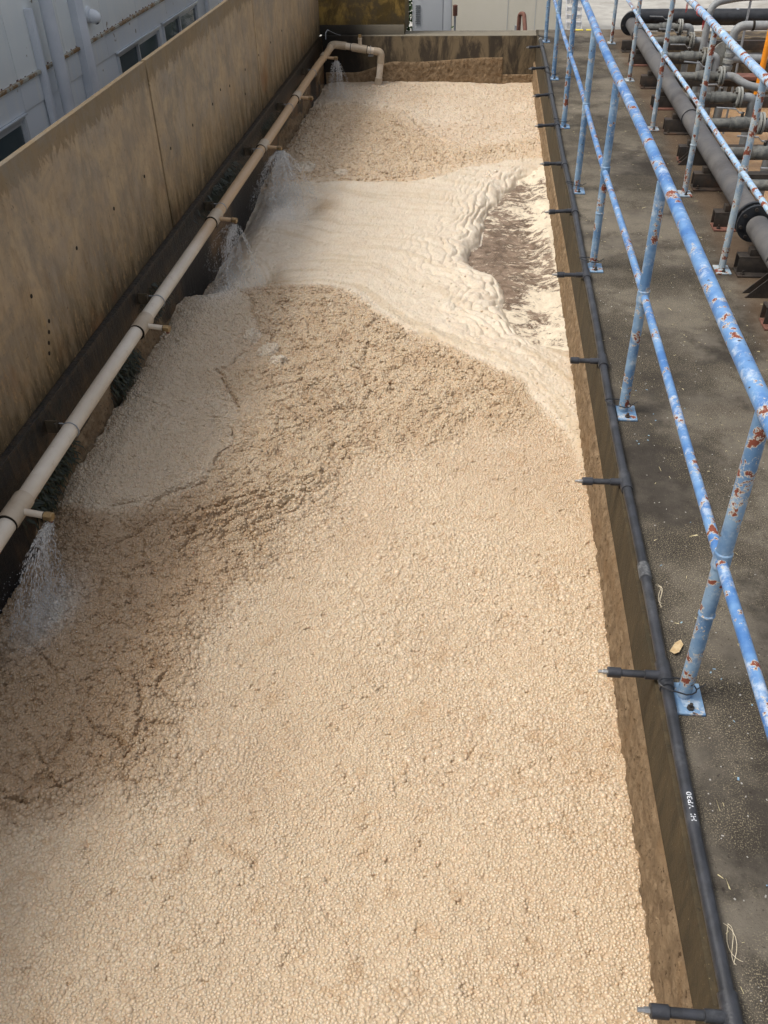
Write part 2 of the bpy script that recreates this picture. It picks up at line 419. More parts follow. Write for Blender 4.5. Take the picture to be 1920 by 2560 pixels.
def domes(x, y, cell, seed, rmin=.45, rmax=.8):
    """height of packed bubbles (in units of cell)"""
    u = x / cell; v = y / cell; ix = np.floor(u); iy = np.floor(v); out = np.zeros_like(u)
    for dx in (-1, 0, 1):
        for dy in (-1, 0, 1):
            cx = ix + dx; cy = iy + dy
            px = cx + _h(cx, cy, seed); py = cy + _h(cx, cy, seed + 1); rr = rmin + (rmax - rmin) * _h(cx, cy, seed + 2) ** 1.6
            d2 = (u - px) ** 2 + (v - py) ** 2
            out = np.maximum(out, np.sqrt(np.maximum(rr * rr - d2, 0)))
    return out
def seg_dist(x, y, P, closed=False):
    d = np.full_like(x, 1e9); n = len(P)
    for i in range(n if closed else n - 1):
        ax, ay = P[i]; bx, by = P[(i + 1) % n]; ex, ey = bx - ax, by - ay
        tt = np.clip(((x - ax) * ex + (y - ay) * ey) / (ex * ex + ey * ey + 1e-12), 0, 1)
        d = np.minimum(d, np.hypot(x - ax - tt * ex, y - ay - tt * ey))
    return d
def inside(x, y, P):
    c = np.zeros(x.shape, bool); n = len(P)
    for i in range(n):
        ax, ay = P[i]; bx, by = P[(i + 1) % n]
        k = ((ay > y) != (by > y)) & (x < (bx - ax) * (y - ay) / (by - ay + 1e-12) + ax); c ^= k
    return c
def sdf(x, y, P):                                               # positive outside
    d = seg_dist(x, y, P, True); return np.where(inside(x, y, P), -d, d)
def sstep(x, a, b):
    q = np.clip((x - a) / (b - a), 0, 1); return q * q * (3 - 2 * q)

def grid_mesh(name, X, Y, Z, keep=None, attrs=None):
    ny, nx = X.shape
    idx = np.arange(ny * nx).reshape(ny, nx)
    q = np.stack([idx[:-1, :-1], idx[:-1, 1:], idx[1:, 1:], idx[1:, :-1]], -1).reshape(-1, 4)
    if keep is not None:
        q = q[keep[:-1, :-1].ravel() | keep[1:, 1:].ravel() | keep[:-1, 1:].ravel() | keep[1:, :-1].ravel()]
    used = np.zeros(ny * nx, bool); used[q.ravel()] = True
    rem = np.cumsum(used) - 1; q = rem[q]
    co = np.stack([X, Y, Z], -1).reshape(-1, 3)[used].astype(np.float32)
    me = bpy.data.meshes.new(name)
    me.vertices.add(len(co)); me.vertices.foreach_set('co', co.ravel())
    me.loops.add(q.size); me.loops.foreach_set('vertex_index', q.ravel().astype(np.int32))
    me.polygons.add(len(q)); me.polygons.foreach_set('loop_start', np.arange(0, q.size, 4, dtype=np.int32))
    me.update(calc_edges=True)
    me.polygons.foreach_set('use_smooth', np.ones(len(q), bool))
    for an, av in (attrs or {}).items():
        if av.ndim == 3:
            a = me.attributes.new(an, 'FLOAT_COLOR', 'POINT')
            a.data.foreach_set('color', np.concatenate([av.reshape(-1, 3)[used], np.ones((used.sum(), 1))], 1).astype(np.float32).ravel())
        else:
            a = me.attributes.new(an, 'FLOAT', 'POINT'); a.data.foreach_set('value', av.ravel()[used].astype(np.float32))
    return me

# ------------------------------------------------------------------ measures of the place (metres, walkway top = 0)
XL, XR, YF = -2.08, 0.655, 12.62        # tank inner faces
ZF = -0.55                              # froth level
rng = random.Random(5)

# ------------------------------------------------------------------ ground, walkway
tag(MB().add([(-220, -220, -2.6), (220, -220, -2.6), (220, 220, -2.6), (-220, 220, -2.6)], [(0, 1, 2, 3)]).build('ground', 'ground'), kind='structure')
tag(MB().box((.683, -3, -.35), (2.02, 12.97, 0)).build('walkway', 'deck'), kind='structure')
tag(MB().box((.9, 12.974, -2.6), (9, 40, -1.1)).build('lower_yard', 'ground'), kind='structure')
tag(MB().add([(XL, -3, -.72), (XR, -3, -.72), (XR, YF, -.72), (XL, YF, -.72)], [(0, 1, 2, 3)]).build('tank_water', 'water'), kind='structure')

# ------------------------------------------------------------------ tank walls
rw = thing('tank_wall', 'dark stained concrete tank wall below the black spray pipe', 'wall')
MB().box((XR, -3, -2.6), (.682, 12.97, 0)).build('wall_body', 'stained', rw, bevel=.005)
fwl = thing('tank_wall', 'dark damp concrete end wall of the tank with pale lime stains', 'wall')
MB().box((XL - .02, YF, -2.6), (XR - .001, 12.95, -.002)).build('wall_body', 'damp', fwl, bevel=.008)
lw = thing('tank_wall', 'black wet slimy concrete wall behind the white pipe', 'wall')
MB().box((-2.30, -3, -2.6), (XL, 12.6, 0)).build('wall_body', 'wetwall', lw, bevel=.008)

# crust of dried froth on the right, left and end walls
def crust(parent, name, axis, fixed, a0, a1, zlo, top, n, m, sgn, seed, cover=None, thin=.6):
    A = np.linspace(a0, a1, n); Q = np.linspace(0, 1, m); AA, QQ = np.meshgrid(A, Q)
    tp = top(AA); ZZ = zlo + (tp - zlo) * QQ
    thick = .004 + .024 * fbm(AA, ZZ, .06, 4, seed) + .016 * domes(AA, ZZ, .03, seed + 9) * .6 + .012 * (1 - QQ) * fbm(AA, ZZ, .2, 3, seed + 4)
    pit = fbm(AA, ZZ, .03, 3, seed + 21); thick -= .014 * sstep(pit, .56, .68)
    thick *= sstep(QQ, 1.0, .93) ; thick = np.maximum(thick, -.004)
    k = None
    if cover is not None:
        cv = cover(AA, ZZ); thick = np.where(cv > 0, thick * np.minimum(cv * 4, 1), -.01); k = cv > 0
    P = fixed + sgn * (thick * thin + .001)
    me = grid_mesh(name, P, AA, ZZ, k) if axis == 'x' else grid_mesh(name, AA, P, ZZ, k)
    o = link(name, me, 'scum', parent); o['kind'] = 'stuff'; return o
crust(rw, 'froth_crust', 'x', XR, .3, 12.6, -.62, lambda a: -.225 + .012 * (fbm(a, a * 0, .5, 4, 3) - .5) - .07 * sstep(a, 5., 9.) + .05 * sstep(a, 1.9, .9), 1400, 40, -1, 1)
crust(fwl, 'froth_crust', 'y', YF, -2.06, .64, -.62, lambda a: np.where(a < .25, -.30 - .13 * sstep(a, -1.1, -1.7) + .05 * sstep(a, -.9, .2), -.45) + .02 * (fbm(a, a * 0, .3, 3, 8) - .5), 300, 26, -1, 5)
def lcover(a, z):
    c = fbm(a, z * 2, .5, 4, 31) - .42
    for yy, ww in ((2.72, .5), (6.2, .5), (7.9, .6), (11.7, .3)): c = c - .6 * np.exp(-((a - yy) / ww) ** 2)
    return c
crust(lw, 'froth_crust', 'x', XL, .5, 12.5, -.62, lambda a: -.34 + .12 * (fbm(a, a * 0, .6, 4, 13) - .4), 1200, 30, 1, 7, lcover, .9)

# weed and algae tufts on the left wall
def tuft(y0, z0, h, wy, n, seed):
    rg = random.Random(seed); mb = MB()
    for k in range(n):
        y = y0 + rg.gauss(0, wy); zt = z0 + rg.uniform(-.5, .5) * h; L = rg.uniform(.03, .09); x = XL + .004
        dx = rg.uniform(.008, .04); dy = rg.gauss(0, .02); wd = rg.uniform(.004, .009)
        mb.add([(x, y - wd, zt), (x, y + wd, zt), (x + dx, y + dy + wd * .8, zt - L * .5), (x + dx * 1.1, y + dy * 1.6, zt - L), (x + dx, y + dy - wd * .8, zt - L * .5)], [(0, 1, 2, 4), (4, 2, 3)])
    o = mb.build('algae_tuft', 'algae', lw); o['kind'] = 'stuff'
for a in ((3.55, -.30, .12, .10, 160, 1), (3.30, -.36, .10, .08, 120, 2), (4.55, -.34, .14, .12, 220, 3), (7.1, -.10, .14, .28, 420, 4), (9.0, -.12, .12, .2, 200, 5), (9.7, -.22, .12, .2, 200, 6), (10.7, -.2, .12, .2, 160, 7), (5.2, -.2, .2, .12, 160, 8)):
    tuft(*a)

# tall precast panels standing on the ledge
pw = thing('panel_wall', 'tall streaked brown concrete panel wall above the white pipe', 'wall')
XP = -2.115; ZT = 1.073
js = [-2.4, -.15, 2.86, 5.944, 9.025, 12.68]
for i in range(len(js) - 1):
    MB().box((XP - .032, js[i] + .014, .001), (XP, js[i + 1] - .014, ZT)).build('concrete_panel', 'panel', pw, bevel=.004)
    if i: MB().box((XP - .031, js[i] - .0145, .002), (XP - .028, js[i] + .0145, ZT - .004)).build('joint_seal', 'sealant', pw)
hole = MB().lathe((0, 0, 0), (1, 0, 0), [(-.004, .011), (.001, .011), (.002, .006)], 10).mesh('tie_bolt')
hole.materials.append(MAT['sealant'])
for k in range(18):
    yy = .3 + .585 * k + rng.uniform(-.01, .01)
    if yy < 12.4: link('tie_bolt', hole, None, pw, loc=(XP + .001, yy, .48))
for k, (yy, zz) in enumerate(((3.9, .30), (3.87, .255), (3.84, .21), (3.815, .165), (7.6, .52), (8.4, .3))):
    link('tie_bolt', hole, None, pw, loc=(XP + .001, yy, zz))

# column at the far left corner
cl = thing('concrete_column', 'broad mossy yellow-brown concrete pier at the corner of the tank', 'pier')
MB().box((-2.45, 12.70, .0), (-1.02, 13.4, 2.4)).build('pier_body', 'mossy', cl, bevel=.012)
MB().box((-2.44, 12.69, -.001), (-1.03, 12.73, .11)).build('base_course', 'damp', cl, bevel=.006)

# ------------------------------------------------------------------ froth on the tank
HOLE = [(0.70, 9.02), (0.5, 9.0), (0.36, 8.83), (0.28, 8.63), (0.16, 8.29), (0.06, 7.9), (0.0, 7.57), (-0.01, 7.27), (-0.09, 7.09), (-0.1, 6.92), (-0.06, 6.72), (0.03, 6.58), (0.16, 6.41), (0.18, 6.29), (0.17, 6.1), (0.2, 5.91), (0.25, 5.7), (0.34, 5.52), (0.43, 5.39), (0.70, 5.33)]
FRESH = [(-2.3, 6.5), (-1.93, 6.46), (-1.74, 6.09), (-1.46, 6.15), (-1.12, 6.21), (-0.96, 6.17), (-0.73, 5.84), (-0.47, 5.56), (-0.17, 5.34), (0.1, 5.08), (0.33, 4.83), (0.46, 4.57), (0.58, 4.24), (0.63, 3.95), (.9, 3.95), (.9, 9.5), (0.62, 9.4), (0.23, 9.28), (-0.11, 9.08), (-0.33, 8.75), (-0.59, 8.62), (-1.03, 8.6), (-1.4, 8.63), (-1.75, 8.58), (-2.3, 8.3)]
PATCH = [(-2.3, 6.5), (-1.93, 6.46), (-1.62, 5.9), (-1.49, 5.61), (-1.48, 5.27), (-1.61, 4.88), (-1.43, 4.55), (-1.32, 4.3), (-1.32, 4.08), (-1.39, 3.7), (-1.57, 3.53), (-1.76, 3.42), (-1.98, 3.42), (-2.3, 3.45)]
CRUMB = [(-1.93, 6.46), (-1.74, 6.09), (-1.12, 6.21), (-0.96, 6.17), (-0.73, 5.84), (-0.47, 5.56), (-0.17, 5.34), (0.1, 5.08), (0.33, 4.83), (0.46, 4.57), (0.19, 4.35), (-0.02, 4.2), (-0.37, 3.99), (-0.63, 3.6), (-0.89, 3.17), (-1.05, 2.87), (-1.16, 2.57), (-1.16, 2.29), (-1.15, 2.08), (-1.21, 1.95), (-1.37, 1.76), (-1.49, 1.63), (-1.6, 1.45), (-2.3, 1.2), (-2.3, 3.42), (-1.76, 3.42), (-1.57, 3.53), (-1.39, 3.7), (-1.32, 4.08), (-1.32, 4.3), (-1.43, 4.55), (-1.61, 4.88), (-1.48, 5.27), (-1.49, 5.61), (-1.62, 5.9)]
FARC = [(-2.3, 9.3), (-2.3, 10.9), (-1.84, 11.6), (-1.0, 11.25), (-0.57, 10.3), (-0.17, 9.65), (0.31, 10.0), (0.7, 10.05), (0.5, 9.55), (-0.11, 9.2), (-0.59, 8.72), (-1.71, 8.66), (-2.3, 8.4)]
CREASES = [
 ([(-1.79, 3.43), (-1.62, 3.52), (-1.4, 3.72), (-1.32, 4.04)], .022, .028), ([(-1.52, 3.2), (-1.36, 3.39), (-1.21, 3.55), (-0.98, 3.65), (-0.76, 3.83)], .016, .028),
 ([(-1.73, 3.11), (-1.55, 3.3), (-1.31, 3.47), (-1.07, 3.6)], .014, .02), ([(-1.12, 3.41), (-0.96, 3.55), (-0.8, 3.75)], .014, .02), 
 
 ([(-1.73, 6.05), (-1.46, 6.12), (-1.12, 6.19), (-0.96, 6.16), (-0.73, 5.84), (-0.47, 5.56), (-0.17, 5.34)], .025, .03), ([(-1.76, 8.6), (-1.21, 8.58), (-0.77, 8.62), (-.45, 8.7)], .035, .035), ([(-2.0, 11.3), (-1.64, 11.7), (-0.94, 11.3), (-0.54, 10.2), (-.3, 9.8)], .03, .03),
 ([(-1.6, 4.49), (-1.37, 4.25), (-1.29, 4.09)], .016, .022), ([(-1.63, 4.94), (-1.47, 4.66), (-1.35, 4.4)], .016, .025), ([(-1.73, 4.35), (-1.85, 4.37), (-2.0, 4.46)], .014, .018), ([(-1.3, 4.67), (-1.05, 4.8), (-0.78, 4.76)], .014, .02), ([(-1.08, 4.17), (-0.85, 4.43), (-0.58, 4.5)], .016, .024),
 ([(-1.64, 1.73), (-1.54, 1.74), (-1.42, 1.84)], .013, .02), ([(-1.41, 3.21), (-1.22, 3.4), (-1.1, 3.52)], .012, .016), ([(-1.53, 2.99), (-1.31, 3.21), (-1.12, 3.37), (-0.87, 3.58)], .014, .022), ([(-1.62, 5.9), (-1.49, 5.61), (-1.48, 5.27), (-1.61, 4.88)], .02, .02),
]
ys = [-.6]
while ys[-1] < YF - .004:
    yy = ys[-1]; d2 = yy * yy + 2.84 ** 2
    ys.append(yy + .02 if yy < .74 else yy + min(max(.68 * d2 / 2519, .0034), .021))
ys[-1] = YF - .003
xs = np.linspace(XL + .002, XR - .002, 710)
X, Y = np.meshgrid(xs.astype(np.float32), np.array(ys, np.float32))
wx = X + .10 * (fbm(X, Y, .35, 4, 90) - .5) + .02 * (fbm(X, Y, .07, 2, 97) - .5)
wy = Y + .10 * (fbm(X, Y, .35, 4, 91) - .5) + .02 * (fbm(X, Y, .07, 2, 98) - .5)
dh = sdf(X + .10 * (fbm(X, Y, .25, 5, 70, .6) - .5), Y + .12 * (fbm(X, Y, .25, 5, 71, .6) - .5), HOLE)
fresh = sstep(sdf(wx, wy, FRESH), .03, -.05)
patch = sstep(sdf(wx, wy, PATCH) + .16 * (fbm(X, Y, .22, 4, 160) - .5), .05, -.06)
cdist = sdf(wx, wy, CRUMB) + .5 * (fbm(X, Y, .5, 5, 93) - .5) * sstep(seg_dist(X, Y, FRESH), .05, .4)
crumb = sstep(cdist, .16, -.16) * (1 - patch)
farc = sstep(sdf(wx, wy, FARC) + .3 * (fbm(X, Y, .5, 4, 94) - .5), .16, -.16)
rough = np.maximum(crumb, farc * .7) * (1 - fresh)
calm = np.clip(1 - rough - fresh - patch, 0, 1)
farsm = sstep(Y, 9.4, 10.2) * (1 - farc)                      # smoother froth at the far end
# bubbles in three sizes, larger ones where the froth is undisturbed
bx = X + .004 * (fbm(X, Y, .05, 2, 40) - .5); by = Y + .004 * (fbm(X, Y, .05, 2, 41) - .5)
szv = fbm(X, Y, .5, 3, 55)
b2 = domes(bx, by, .0175, 21, .50, .85) * .0175; b1 = domes(bx, by, .032, 11, .15, .60) * .032; b3 = domes(bx, by, .075, 31, .05, .36) * .075
b4 = domes(bx, by, .045, 37, .3, .75) * .045
bub = np.maximum(np.maximum(b2 * .85, b1 * (.55 + .6 * sstep(szv, .38, .6))), b3 * .8 * sstep(szv, .42, .56))
pits = sstep(fbm(X, Y, .05, 2, 61), .78, .87) * .010
lump = (fbm(X, Y, .24, 5, 5, .62) - .5)
grain = np.maximum(np.maximum(b2 * .8, b1 * .9), b4 * .7)
clod = fbm(wx, wy, .055, 4, 14, .65)
holes = sstep(fbm(X, Y, .026, 3, 63), .62, .74)
def cell_edge(x, y, cell, seed):
    u = x / cell; v = y / cell; ix = np.floor(u); iy = np.floor(v); f1 = np.full_like(u, 9.); f2 = f1.copy()
    for dx in (-1, 0, 1):
        for dy in (-1, 0, 1):
            cx = ix + dx; cy = iy + dy
            d = np.hypot(u - cx - _h(cx, cy, seed), v - cy - _h(cx, cy, seed + 1)); f2 = np.where(d < f1, f1, np.minimum(f2, d)); f1 = np.minimum(f1, d)
    return (f2 - f1) * cell
qx = X + .09 * (fbm(X, Y, .12, 4, 110) - .5); qy = Y + .09 * (fbm(X, Y, .12, 4, 111) - .5)
ckm = sstep(fbm(X, Y, .35, 3, 112), .40, .58)
crack = np.exp(-(cell_edge(qx + .35 * qy, qy * .8, .19, 113) / .014) ** 2) * ckm
hz = np.zeros_like(X)
hz += calm * (bub * .25 + .026 * lump - pits)
hz += rough * (.046 * lump + .014 * (clod - .5) + grain * (.45 + .9 * sstep(fbm(X, Y, .09, 3, 130), .3, .7)) - .008 * holes - .016 * crack)
hz += patch * (.016 + .036 * lump + .75 * np.maximum(b2 * 1.1, np.maximum(b1, b4 * .55) * 1.1))
ripple = fbm(wx * 1.0 + wy * .25, wy * 3.2 - wx * 1.3, .22, 3, 44)
DLOW = [(-2.3, 6.5), (-1.93, 6.46), (-1.74, 6.09), (-1.12, 6.21), (-0.96, 6.17), (-0.47, 5.56), (0.1, 5.08), (0.33, 4.83), (0.58, 4.24), (0.63, 3.9)]
dl = seg_dist(X, Y, DLOW) + .12 * (fbm(X, Y, .5, 3, 120) - .5)
flow = fbm(dl * 1.0, X * .10 + Y * .07, .045, 4, 121, .6); flow2 = fbm(dl, X * .15 + Y * .1, .16, 3, 122)
hz += fresh * (.012 + .008 * (flow - .5) + .02 * (flow2 - .5) + .020 * lump + .010 * (ripple - .5) + .30 * b2 + .008 * fbm(X, Y, .03, 3, 16))
hz += farsm * (.012 * (ripple - .5))
hz += .05 * (fbm(X, Y, 1.1, 2, 77) - .5) + .02 * rough
# rolled, wrinkled skin round the opening
wr_left = sstep(X, .62, .35) * sstep(Y, 5.15, 5.6)
wmask = np.exp(-np.maximum(dh, 0) / .26) * (dh > -.2) * wr_left
ph = dh / .085 + 3.0 * (fbm(X, Y, .35, 3, 81) - .5) + 1.2 * (fbm(X, Y, .12, 2, 82) - .5)
fold = np.abs(np.sin(np.pi * ph)) ** .55
ph2 = (X * .6 + Y) / .13 + 3.4 * (fbm(X, Y, .3, 3, 84) - .5)
fold2 = np.abs(np.sin(np.pi * ph2)) ** .7
southw = sstep(Y, 7.0, 6.5) * sstep(dh, .62, .25) * (dh > 0) * sstep(X, .6, .2)
hz = hz * (1 - .75 * np.clip(wmask + .5 * southw, 0, 1)) + wmask * (.040 * fold + .016) + southw * (.022 * fold2 * (1 - .5 * wmask) + .012 * domes(X, Y, .12, 86, .4, .8))
lip = np.sqrt(np.clip((dh + .045) / .16, 0, 1))
hz = (hz + .006 * np.exp(-((dh - .03) / .07) ** 2)) * lip - .055 * (1 - lip)
# creases
crk = np.zeros_like(X)
for P, wd, dp in CREASES:
    x0 = min(p[0] for p in P) - .25; x1 = max(p[0] for p in P) + .25; y0 = min(p[1] for p in P) - .25; y1 = max(p[1] for p in P) + .25
    mk = (X > x0) & (X < x1) & (Y > y0) & (Y < y1)
    dd = seg_dist(X[mk] + .10 * (fbm(X[mk], Y[mk], .16, 4, 51) - .5), Y[mk] + .10 * (fbm(X[mk], Y[mk], .16, 4, 52) - .5), P)
    br = sstep(fbm(X[mk], Y[mk], .12, 2, 53), .25, .55)
    hz[mk] += -1.1 * dp * np.exp(-(dd / (wd * .55)) ** 2) * br + dp * .4 * np.exp(-((dd - wd * 2.2) / (wd * 1.6)) ** 2)
fa = R(36); pu = X * math.cos(fa) + Y * math.sin(fa); pv = -X * math.sin(fa) + Y * math.cos(fa)
pv0 = 1.32 * math.sin(fa) + 3.42 * math.cos(fa)
wv2 = pv + .16 * (fbm(X, Y, .30, 4, 140) - .5)
band = np.exp(-((pv - pv0 + .10) / .22) ** 2) * sstep(pu, .55, .95) * sstep(pu, 1.85, 1.45) * rough
ridge = np.abs(np.sin(np.pi * wv2 / .085)) ** .5
hz += band * (.042 * (ridge - .6) + .026 * (fbm(X, Y, .09, 3, 141) - .5))
low = rough * sstep(Y, 3.1, 2.6); lc = np.exp(-(cell_edge(qx, qy, .27, 150) / .013) ** 2) * sstep(fbm(X, Y, .3, 3, 151), .42, .58)
hz += low * (-.014 * lc + .03 * (fbm(X, Y, .16, 3, 152) - .5))
# dents under the jets, two smooth blobs
for jx, jy, rx, ry, dp in ((-1.86, 2.66, .12, .2, .05), (-1.60, 6.42, .07, .16, .07), (-1.55, 7.85, .16, .22, .06), (-1.72, 11.55, .12, .2, .03)):
    hz -= dp * np.exp(-((X - jx) / rx) ** 2 - ((Y - jy) / ry) ** 2)
blob = np.zeros_like(X)
for jx, jy, rr in ((-1.35, 5.21, .075), (-1.24, 5.03, .06), (-1.49, 5.40, .06), (-.17, 5.89, .05), (-1.75, 9.0, .12), (-1.35, 8.85, .07)):
    q = np.sqrt(np.maximum(1 - ((X - jx) / rr) ** 2 - ((Y - jy) / (rr * 1.3)) ** 2, 0)); blob = np.maximum(blob, sstep(q, 0, .4)); hz += .028 * q
# mound against the left wall, ragged contact elsewhere
hz -= .10 * sstep(X, XL + .30, XL) * sstep(Y, 5.7, 6.1) * sstep(Y, 8.5, 8.0)
hz += .10 * sstep(X, XL + .5, XL) * sstep(Y, 3.0, 3.6) * sstep(Y, 6.2, 5.8)
hz -= .05 * sstep(X, XL + .09, XL) * fbm(Y, X, .1, 3, 33)
hz += .02 * sstep(X, XR - .05, XR) * (fbm(Y, X, .08, 3, 35) - .3)
keep = dh > -.06
# froth tint by zone, browner at left, darker in pits and cracks
def C(r, g, b): return np.array(srgb(r, g, b)[:3])
tint = np.empty(X.shape + (3,)); tint[:] = C(224, 199, 167)
def lay(m, c):
    global tint
    tint = tint * (1 - m[..., None]) + c * m[..., None]
lay(rough, C(214, 189, 156)); lay(rough * sstep(fbm(X, Y, .13, 5, 66, .65), .46, .66) * .45, C(194, 164, 128))
lay(rough * sstep(X, -.7, -1.4) * sstep(Y, 4.2, 3.2) * .75, C(178, 148, 114)); lay(patch, C(219, 197, 168)); lay(fresh, C(231, 213, 187)); lay(fresh * sstep(flow, .52, .72) * .45, C(206, 182, 146)); lay(np.clip(wmask, 0, 1) * .6, C(240, 226, 204)); lay(farsm * .6, C(232, 214, 190))  # rough froth gets browner towards the near left
lay(blob * .6, C(236, 222, 200)); lay(crk, C(150, 118, 84))
lay(calm * sstep(fbm(X, Y, .8, 4, 101), .45, .7) * .35, C(206, 178, 146)); lay(calm * sstep(fbm(X, Y, .02, 2, 102), .55, .8) * .3, C(196, 164, 128))
lay(calm * sstep(fbm(X, Y, .07, 3, 68), .70, .8) * .35, C(196, 160, 118))
lay(rough * holes * .45, C(138, 106, 72)); lay(rough * np.clip(crack, 0, 1) * .35, C(150, 118, 84))  # pits and cracks toned darker than the froth around them
lay(sstep(X, XR - .05, XR - .01) * .35, C(196, 160, 118))
for jx, jy, rr in ((-1.78, 7.75, .2), (-1.9, 6.1, .16), (-1.85, 2.7, .12)): lay(.7 * np.exp(-((X - jx) / rr) ** 2 - ((Y - jy) / (rr * 1.6)) ** 2), C(240, 232, 220))
for jx, jy, rr in ((-1.5, 6.25, .12), (-1.38, 7.95, .12)): lay(.6 * np.exp(-((X - jx) / rr) ** 2 - ((Y - jy) / (rr * 1.3)) ** 2), C(170, 138, 98))
fine = np.clip(.4 * calm + .6 * rough + .4 * patch + .5 * fresh - .3 * np.clip(wmask, 0, 1), .1, 1)
tint = tint * np.array([.755, .785, .825])
bt = tint.copy()
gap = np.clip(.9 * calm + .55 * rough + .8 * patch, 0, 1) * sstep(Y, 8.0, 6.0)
tint = tint * (1 - .17 * gap[..., None] * np.array([.8, 1., 1.25]))  # froth between the bubbles toned darker than the bubbles
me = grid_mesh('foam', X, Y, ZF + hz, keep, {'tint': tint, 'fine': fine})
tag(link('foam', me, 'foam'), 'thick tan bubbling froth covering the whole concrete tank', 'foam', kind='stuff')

# the bubbles themselves: spheres half sunk in the froth, instanced
yarr = np.array(ys); nrg = np.random.default_rng(12)
BP, BRD, BT = [], [], []
seam = 4 * crumb * (1 - crumb) * sstep(Y, 4.6, 4.0)
def bubbles(cell, y0, y1, rlo, rhi, prob, wcalm, wrough, wpatch, wfresh, sink, szlo=None, wseam=0.):
    gx = np.arange(XL + .01, XR - .01, cell); gy = np.arange(y0, y1, cell)
    PX, PY = np.meshgrid(gx, gy); PX = PX + nrg.uniform(-.5, .5, PX.shape) * cell; PY = PY + nrg.uniform(-.5, .5, PY.shape) * cell
    PX = PX.ravel(); PY = PY.ravel()
    # leave out what the camera's side of the tank never shows: nothing in front of the first row
    m = (PX > XL + .008) & (PX < XR - .008); PX = PX[m]; PY = PY[m]
    i = np.clip(np.searchsorted(yarr, PY), 0, len(yarr) - 1); j = np.clip(np.round((PX - xs[0]) / (xs[1] - xs[0])).astype(int), 0, len(xs) - 1)
    pr = prob * (wcalm * calm[i, j] + wrough * rough[i, j] + wpatch * patch[i, j] + wfresh * fresh[i, j])
    if szlo is not None: pr = pr * sstep(szv[i, j], szlo, szlo + .16)
    pr = pr + wseam * seam[i, j]
    ok = (nrg.random(len(PX)) < pr) & (dh[i, j] > .12)
    PX, PY, i, j = PX[ok], PY[ok], i[ok], j[ok]
    r = rlo + (rhi - rlo) * nrg.random(len(PX)) ** 1.8
    z = ZF + hz[i, j] + r * (sink + nrg.uniform(-.25, .15, len(PX)))
    BP.append(np.stack([PX, PY, z], 1)); BRD.append(r)
    BT.append(bt[i, j] * nrg.uniform(.90, 1.05, len(PX))[:, None])
bubbles(.0100, .60, 4.8, .0048, .0080, .95, 1., .85, .8, .08, -.24)
bubbles(.0180, .60, 6.2, .0075, .0125, .60, 1., .6, 1.5, .0, -.34, .36)
bubbles(.0450, .60, 6.5, .0120, .0190, .55, 1., .35, .9, .0, -.48, .45)
bubbles(.1000, .60, 6.0, .0180, .0270, .12, 1., .3, .5, .0, -.68, .48)
bubbles(.0260, .70, 4.6, .0095, .0165, 0., 0., 0., 0., .0, -.30, None, .75)
bubbles(.0130, 4.8, 6.6, .0060, .0095, .85, 1., .8, 1., .03, -.30)
bubbles(.0240, 8.6, 12.5, .0100, .0170, .6, .5, .9, .5, .05, -.2)
BP = np.concatenate(BP); BRD = np.concatenate(BRD); BT = np.concatenate(BT)
pm = bpy.data.meshes.new('foam_bubbles'); pm.vertices.add(len(BP)); pm.vertices.foreach_set('co', BP.astype(np.float32).ravel())
pa = pm.attributes.new('rad', 'FLOAT', 'POINT'); pa.data.foreach_set('value', BRD.astype(np.float32))
pa = pm.attributes.new('btint', 'FLOAT_COLOR', 'POINT'); pa.data.foreach_set('color', np.concatenate([BT, np.ones((len(BT), 1))], 1).astype(np.float32).ravel())
fb = tag(link('foam_bubbles', pm, 'bubble'), 'small pale bubbles standing on the tan froth', 'bubbles', kind='stuff')
ng = bpy.data.node_groups.new('bubbles', 'GeometryNodeTree')
ng.interface.new_socket('Geometry', in_out='INPUT', socket_type='NodeSocketGeometry'); ng.interface.new_socket('Geometry', in_out='OUTPUT', socket_type='NodeSocketGeometry')
gi = ng.nodes.new('NodeGroupInput'); go = ng.nodes.new('NodeGroupOutput')
ico = ng.nodes.new('GeometryNodeMeshIcoSphere'); ico.inputs['Radius'].default_value = 1; ico.inputs['Subdivisions'].default_value = 3
ss = ng.nodes.new('GeometryNodeSetShadeSmooth'); sm_ = ng.nodes.new('GeometryNodeSetMaterial'); sm_.inputs['Material'].default_value = MAT['bubble']
iop = ng.nodes.new('GeometryNodeInstanceOnPoints'); na = ng.nodes.new('GeometryNodeInputNamedAttribute'); na.data_type = 'FLOAT'; na.inputs['Name'].default_value = 'rad'
L_ = ng.links.new
L_(ico.outputs['Mesh'], ss.inputs['Geometry']); L_(ss.outputs[0], sm_.inputs['Geometry']); L_(sm_.outputs[0], iop.inputs['Instance'])
L_(gi.outputs[0], iop.inputs['Points']); L_(na.outputs['Attribute'], iop.inputs['Scale']); L_(iop.outputs[0], go.inputs[0])
md = fb.modifiers.new('bubbles', 'NODES'); md.node_group = ng
del X, Y, hz

